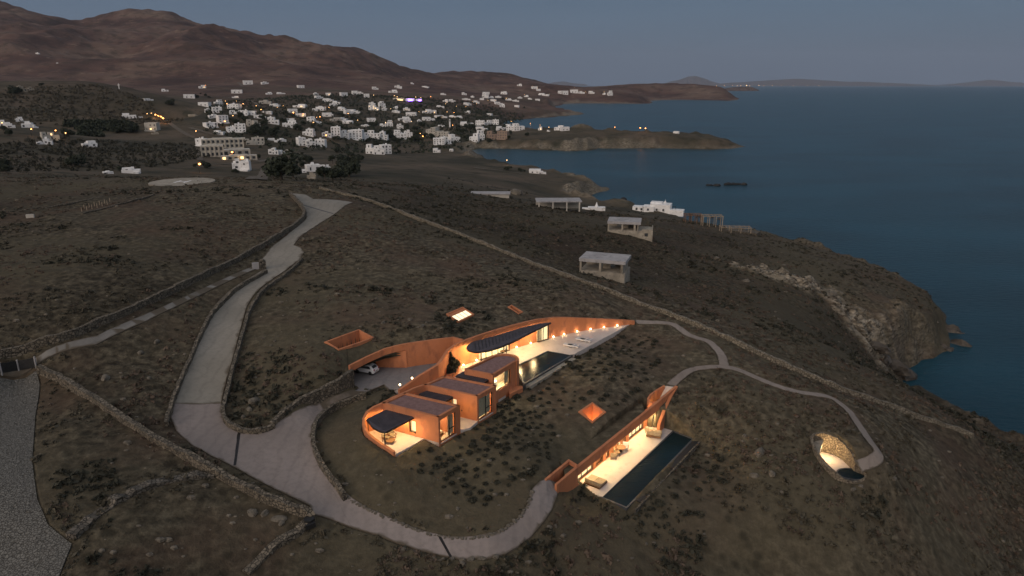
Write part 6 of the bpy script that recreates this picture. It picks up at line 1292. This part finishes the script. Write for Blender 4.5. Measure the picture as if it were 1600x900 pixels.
# ------------------------------------------------------------------ boulders
def boulder_mesh(seed):
    r = np.random.default_rng(seed); bm = bmesh.new(); bmesh.ops.create_icosphere(bm, subdivisions=2, radius=1.0); s_ = r.uniform(.7,1.2,3)
    for v in bm.verts: k = 1 + .45*float(vnoise(v.co.x*1.3+seed*7, v.co.y*1.3+v.co.z*2.1, seed)) + .2*float(vnoise(v.co.x*3, v.co.y*3+v.co.z*3, seed+3)); v.co = Vector((v.co.x*s_[0]*k, v.co.y*s_[1]*k*.75, v.co.z*.62*k))
    me = bpy.data.meshes.new('boulder'); bm.to_mesh(me); bm.free(); me.materials.append(M['rock']); return me
BMs = [boulder_mesh(k) for k in range(6)]
def ordinal_row(lst, fmt): pass
BO = {
 'pale boulder on the hillside between track and concrete road': [(245,535,12),(220,552,12),(165,592,18),(233,592,12),(300,520,5),(190,590,6)],
 'boulder beside the loop road at the bottom of the picture': [(678,872,9),(692,874,9),(707,873,10),(722,876,12),(736,874,14),(752,873,12),(775,871,14),(722,881,13)],
 'boulder in the scrub inside the road fork': [(397,628,20),(390,640,12),(404,617,8),(380,652,10)],
 'boulder at the edge of the lower left field': [(394,802,18),(414,803,16),(440,818,12),(422,862,12),(402,885,9)],
 'boulder on the slope near the grotto': [(1178,744,16),(1206,741,14),(1187,708,20),(1163,682,10),(1222,770,9),(1345,760,9),(1160,690,8),(1396,748,12),(1333,765,9),(1375,775,6)],
 'rock on the grassy slope right of the loop road': [(858,824,9),(868,822,8),(630,860,12),(625,857,7),(700,882,6),(1010,850,7),(1100,835,6)],
 'rock on the hillside above the villa': [(599,505,9),(640,500,8),(660,510,9),(666,505,7),(690,515,10),(653,512,6),(790,500,4),(622,500,5),(583,475,5),(700,440,6),(560,420,5),(620,380,5)],
 'stone of the curved row outside the last bend of the path': [(1341,640,5),(1347,650,5),(1353,659,5),(1358,667,6),(1363,676,5),(1369,686,6),(1375,695,6),(1380,704,6),(1384,714,5),(1386,724,5)],
 'rock on the slope between villa and lower terrace': [(843,612,7),(780,790,6),(715,795,8),(880,590,5),(1045,532,6),(910,560,4),(730,825,5)],
 'rock at the foot of the headland cliff': [(1487,520,26),(1500,528,20),(1398,577,34),(1420,592,30),(1385,565,20),(1448,595,26),(1500,545,34),(1520,548,20),(1370,545,30),(1475,543,18)],
 'large rock on the seaward slope': [(1300,460,16),(1265,438,10),(1225,415,8),(1165,440,12),(1120,405,12),(1025,430,8),(806,303,22)],
}
for desc, lst in BO.items():
    for k, (px, py, wpx) in enumerate(lst):
        x, y, z = ht(px, py); s_ = px2m(wpx, x, y, z)/2; o = link(bpy.data.objects.new('boulder', BMs[(k*5+len(desc)) % 6])); o.location = (x, y, z+s_*.12); o.scale = (s_, s_, s_*random.uniform(.8,1.15)); o.rotation_euler = (0,0,random.uniform(0,6.28))
        tag(o, desc + ', ' + (ORD[k].replace('nearest','first') + ' from the left' ), 'boulder', 'boulders: ' + desc)
# fix left-to-right order of those ordinals
for desc, lst in BO.items():
    obs = [o for o in bpy.data.objects if o.get('group') == 'boulders: ' + desc]; obs.sort(key=lambda o: proj(*o.location)[0])
    for k, o in enumerate(obs): o['label'] = desc + ', ' + ORD[k].replace('nearest','first') + ' from the left'; o['group'] = 'boulders' 
M['sea_rock'] = noisy('wet_rock', (.045,.038,.03), (.12,.10,.078), .6, .7, c3=(.03,.026,.02), scale2=1.8, bump=.4, bscale=1.2)
for o in list(bpy.data.objects):
    if str(o.get('label', '')).startswith('rock at the foot'):
        me_ = o.data.copy(); me_.materials.clear(); me_.materials.append(M['sea_rock'])
        for v_ in me_.vertices: c_ = v_.co; k_ = 1 + .9*float(vnoise(c_.x*2.2+len(o.name), c_.y*2.2+c_.z*3, 77)); v_.co = (c_.x*k_*1.2, c_.y*k_*.8, c_.z*k_)
        o.data = me_; o.location.z = min(o.location.z, .3) if o.location.z < 2.5 else o.location.z
# rounded edging stones along the inner side of the loop road
ep = [(541,774),(556,786),(575,796),(597,805),(620,815),(645,826),(670,833),(698,839.5),(725,841),(752,839),(776,833),(798,821),(815,804),(826,786),(831,768)]
ec = resample(smooth_line([hs(a, b_)[:2] for a, b_ in ep], 2), .75)
for k, (x, y) in enumerate(ec):
    s_ = random.uniform(.22,.36); x += random.uniform(-.1,.1); y += random.uniform(-.1,.1); o = link(bpy.data.objects.new('edging_stone', BMs[k % 6])); o.location = (x, y, tz(x, y)+.1); o.scale = (s_,s_,s_); o.rotation_euler = (0,0,random.uniform(0,6.28))
    tag(o, 'rough edging stone in the row along the inner side of the loop road', 'stone', 'edging stones of the loop road')
# ------------------------------------------------------------------ planted shrubs in loose rows, each its own
def shrub_mesh(seed, mat):
    r = np.random.default_rng(seed); v = []; f = []
    for i in range(95):
        a = r.uniform(0,6.28); e = math.asin(r.uniform(0,1)); rad = r.uniform(.6,1.0); p = np.array([math.cos(a)*math.cos(e)*rad, math.sin(a)*math.cos(e)*rad, math.sin(e)*rad*.85]); u = r.normal(size=3)*.2; w_ = r.normal(size=3)*.16; k = len(v); v += [tuple(p-u),tuple(p+w_),tuple(p+u),tuple(p-w_)]; f.append((k,k+1,k+2,k+3))
    me = bpy.data.meshes.new('shrub'); me.from_pydata(v, [], f); me.materials.append(M[mat]); return me
SH = [shrub_mesh(k, 'leaf_dark') for k in range(4)]
zones = [('dark cushion shrub planted on the slope below the room blocks', [(640,735),(700,705),(760,680),(800,640),(850,640),(870,680),(850,730),(760,790),(700,770)], 125, 1.0),
         ('dark cushion shrub planted between the upper pool and the square light well', [(820,612),(900,560),(985,512),(1040,530),(1020,590),(960,640),(890,640),(830,650)], 112, 1.2),
         ('dark cushion shrub planted around the end of the lower pool', [(1090,690),(1150,700),(1140,760),(1060,780),(1010,800),(1050,745)], 45, 1.4),
         ('dark shrub crowded against the front of the room blocks', [(650,708),(682,702),(722,682),(745,668),(780,650),(800,635),(812,614),(798,618),(776,640),(748,668),(722,680),(684,700),(652,706)], 26, .8),
         ('dark shrub in the planting bed between garage court and front terrace', [(572,640),(590,626),(615,608),(640,598),(632,612),(600,628),(580,640)], 22, .8)]
# the first zone also gets clear planting lines
nsh = 0; SHR = []
for zi, (lab, pts, n, gap) in enumerate(zones):
    poly = [hs(a, c)[:2] for a, c in pts]; bx = np.array(poly); r = np.random.default_rng(100+zi); got = []; tries = 0
    while len(got) < n and tries < 9000:
        tries += 1; x = r.uniform(bx[:,0].min(), bx[:,0].max()); y = r.uniform(bx[:,1].min(), bx[:,1].max())
        if zi < 3:   # pull towards rows that run along the slope
            d = np.array([.62,.78]); nrm = np.array([-.78,.62]); k = np.dot((x,y), nrm); k2 = round(k/2.0)*2.0 + r.normal()*.22; q9 = .6 if r.uniform() < .75 else 0; x += nrm[0]*(k2-k)*q9; y += nrm[1]*(k2-k)*q9
            if float(vnoise(x/4.5, y/4.5, 91)) < -.22: continue
        if sdist([x],[y],poly)[0] < 0 or any((x-a)**2+(y-c)**2 < gap*gap for a, c in got): continue
        if min(-sdist([x],[y],q_)[0] for q_ in (house_pad, PIT4, low_pad, LOWR, stair_pad, PATH1)) < .55: continue
        got.append((x, y))
    for x, y in got:
        s_ = r.uniform(.18,.34)+.3*r.uniform()**2; o = link(bpy.data.objects.new('planted_shrub', SH[int(r.integers(4))])); o.location = (x, y, tz(x, y)-.04); o.scale = (s_*1.15,s_*1.15,s_*r.uniform(.8,1.1)); o.rotation_euler = (0,0,r.uniform(0,6.28)); tag(o, lab, 'shrub', lab); nsh += 1; SHR.append((zi, o))
ANC = {0: [(690,700,'the corner of the front room block'),(851,749,'the small sunken well'),(800,640,'the rear room block'),(705,850,'the lower drain')],
       1: [(925,645,'the square light well'),(891,554,'the far pool corner'),(819,597,'the near pool corner'),(1045,603,'the top of the stairs'),(1052,506,'the upper path')],
       2: [(1081,685,'the far corner of the lower pool'),(978,791,'the near corner of the lower pool')], 3: [(662,700,'the front terrace'),(740,665,'the middle room block'),(800,620,'the rear room block')], 4: [(625,604,'the left bed light'),(575,640,'the curved wall')]}
SD = {0:'dark cushion shrub below the room blocks', 1:'dark cushion shrub on the planted slope', 2:'dark cushion shrub beyond the lower pool', 3:'dark shrub crowded against the house front', 4:'dark shrub in the bed beside the court'}
buck = {}
for zi, o in SHR:
    px, py = proj(*o.location); a = min(ANC[zi], key=lambda q: math.hypot(q[0]-px, (q[1]-py)*1.5)); buck.setdefault((zi, a), []).append((math.hypot(a[0]-px, (a[1]-py)*1.5), o))
for (zi, a), lst in buck.items():
    for k, (_, o) in enumerate(sorted(lst, key=lambda q: q[0])): o['label'] = SD[zi] + ', ' + (ORD[k] + ' nearest ' if k else 'nearest ') + a[2]; o['group'] = 'planted shrubs around the villa'
es = [o for o in bpy.data.objects if o.name.startswith('edging_stone')]
for k, o in enumerate(es): o['label'] = 'rough edging stone, ' + (ORD[k] if k else 'first') + ' along the loop road counted from the curved wall'
# ------------------------------------------------------------------ wild scrub: what nobody could count
def scrub(name, label, mat, n, ymax, smin, smax, seed, thr, quads=16, lo=32, exc=.35, keep=None):
    r = np.random.default_rng(seed); m_ = n*14; yy = np.exp(r.uniform(math.log(lo), math.log(ymax), m_)); px = r.uniform(-60, 1660, m_); xx = (px-800)/F*(yy*CP + 40*SP)
    k = (r.uniform(size=m_) < (yy/ymax)**.6+.12); xx, yy = xx[k], yy[k]
    pat = vnoise(xx/9, yy/9, seed) + .6*vnoise(xx/27, yy/27, seed+1) + .3*vnoise(xx/3, yy/3, seed+2); k = pat > thr; xx, yy = xx[k], yy[k]
    for q_ in NOSCRUB:
        k = sdist(xx, yy, q_) < 0; xx, yy = xx[k], yy[k]
    cl_ = interp(CALM, np.arctan2(xx, yy), np.log(np.hypot(xx, yy)), th, lr); k = cl_ > exc; xx, yy = xx[k], yy[k]
    sd_ = sdist(xx, yy, coast); k = sd_ > 5; xx, yy = xx[k][:n], yy[k][:n]
    if keep is not None: k = keep(xx, yy); xx, yy = xx[k], yy[k]
    zz = Txy(xx, yy); N_ = len(xx); s_ = r.uniform(smin, smax, N_)*(.6+.9*r.uniform(size=N_)**3)
    d = r.normal(size=(N_, quads, 3)); d /= np.linalg.norm(d, axis=-1, keepdims=True); d[...,2] = np.abs(d[...,2])*.75
    p = np.stack([xx, yy, zz-.05], -1)[:,None] + d*s_[:,None,None]*r.uniform(.55,1.05,(N_,quads,1))
    u = r.normal(size=(N_,quads,3))*s_[:,None,None]*.30; w_ = r.normal(size=(N_,quads,3))*s_[:,None,None]*.26
    v = np.stack([p-u, p+w_, p+u, p-w_], 2).reshape(-1,3).astype(np.float32); nf = N_*quads
    me = bpy.data.meshes.new(name); me.vertices.add(len(v)); me.vertices.foreach_set('co', v.ravel()); me.loops.add(nf*4); me.loops.foreach_set('vertex_index', np.arange(nf*4, dtype=np.int32)); me.polygons.add(nf); me.polygons.foreach_set('loop_start', np.arange(nf, dtype=np.int32)*4)
    me.update(calc_edges=True); me.materials.append(M[mat]); o = link(bpy.data.objects.new(name, me)); tag(o, label, 'scrub', None, 'stuff'); return o
NOSCRUB = [[hs(a, c)[:2] for a, c in pts] for pts in ([(500,640),(560,618),(620,610),(700,600),(800,600),(985,510),(1050,520),(1120,560),(1060,600),(1000,690),(860,735),(835,770),(790,825),(700,832),(560,785),(500,700)], [(345,745),(480,800),(440,835),(330,880),(200,890),(150,860),(200,800)])]
lawn = lambda x, y: np.ones(len(x), bool)
scrub('dark_scrub', 'dark low scrub covering the hillsides around the villa', 'leaf_dark', 6200, 330, .28, .62, 201, .24)
scrub('olive_scrub', 'olive brown tufts of scrub covering the hillsides', 'leaf_olive', 17000, 340, .18, .45, 202, .02)
scrub('dry_scrub', 'reddish dry heather tufts scattered on the hillsides', 'leaf_dry', 14000, 340, .18, .42, 203, .05)
scrub('gorse', 'dense dark gorse on the slope towards the sea', 'leaf_dark', 6500, 420, .35, .85, 204, .0, keep=lambda x, y: (y > 128 - .15*x) & (x > -40+.0*y) & (x > (y-212)*-1.1-60))
# stones strewn in the grass
def pebbles(n, seed):
    r = np.random.default_rng(seed); yy = np.exp(r.uniform(math.log(36), math.log(260), n)); px = r.uniform(-60,1660,n); xx = (px-800)/F*(yy*CP+40*SP); cl_ = interp(CALM, np.arctan2(xx,yy), np.log(np.hypot(xx,yy)), th, lr)
    k = (cl_ > .3) & (vnoise(xx/14, yy/14, seed) > .05) & (sdist(xx, yy, coast) > 2); xx, yy = xx[k], yy[k]; zz = Txy(xx, yy); b = B()
    for x, y, z in zip(xx, yy, zz): s_ = .1+.35*r.uniform()**3; b.ball((x,y,z+s_*.2), s_, 5, 3, (1+r.uniform()*.5,.8,.6))
    o = b.mk('loose_stones', M['rock']); tag(o, 'loose pale stones strewn over the hillsides', 'stones', None, 'stuff')
pebbles(2400, 301)
x, y, z = hs(484, 820); b = B(); b.cyl((x, y, z), .55, .8, 12); b.bar((x-.2,y-.8,z+.3), (x+.6,y-.2,z+.3), .5); b.solo('drain_pipe', 'black drain pipe mouth at the foot of the field corner wall', 'pipe', M['black'])
for k, (px, py, w_, h_) in enumerate(((436,812,.9,.3),)):
    x, y, z = hs(px, py); b = B(); b.ball((x, y, z+h_*.3), w_, 10, 6, (1,.6,h_/w_)); b.solo('stained_rock', ['flat lime-whitened rock on top of the field corner','left lime-streaked upright rock under the field corner','right lime-streaked upright rock under the field corner'][k], 'rock', M['rock'] if k == 0 else M['offwhite'])
# ------------------------------------------------------------------ evening haze: the air over the sea
hz = B(); hz.box((0, 0, 1000), (93000, 93000, 2010)); ho = hz.mk('haze', M['white']); ho['kind'] = 'stuff'
mh = bpy.data.materials.new('haze_air'); mh.use_nodes = True; hn_ = mh.node_tree; hn_.nodes.clear(); oo = hn_.nodes.new('ShaderNodeOutputMaterial'); pv = hn_.nodes.new('ShaderNodeVolumePrincipled')
pv.inputs['Color'].default_value = (.70,.82,1.0,1); pv.inputs['Density'].default_value = 1.9e-5; pv.inputs['Anisotropy'].default_value = .1; hn_.links.new(pv.outputs[0], oo.inputs['Volume']); ho.data.materials.clear(); ho.data.materials.append(mh)
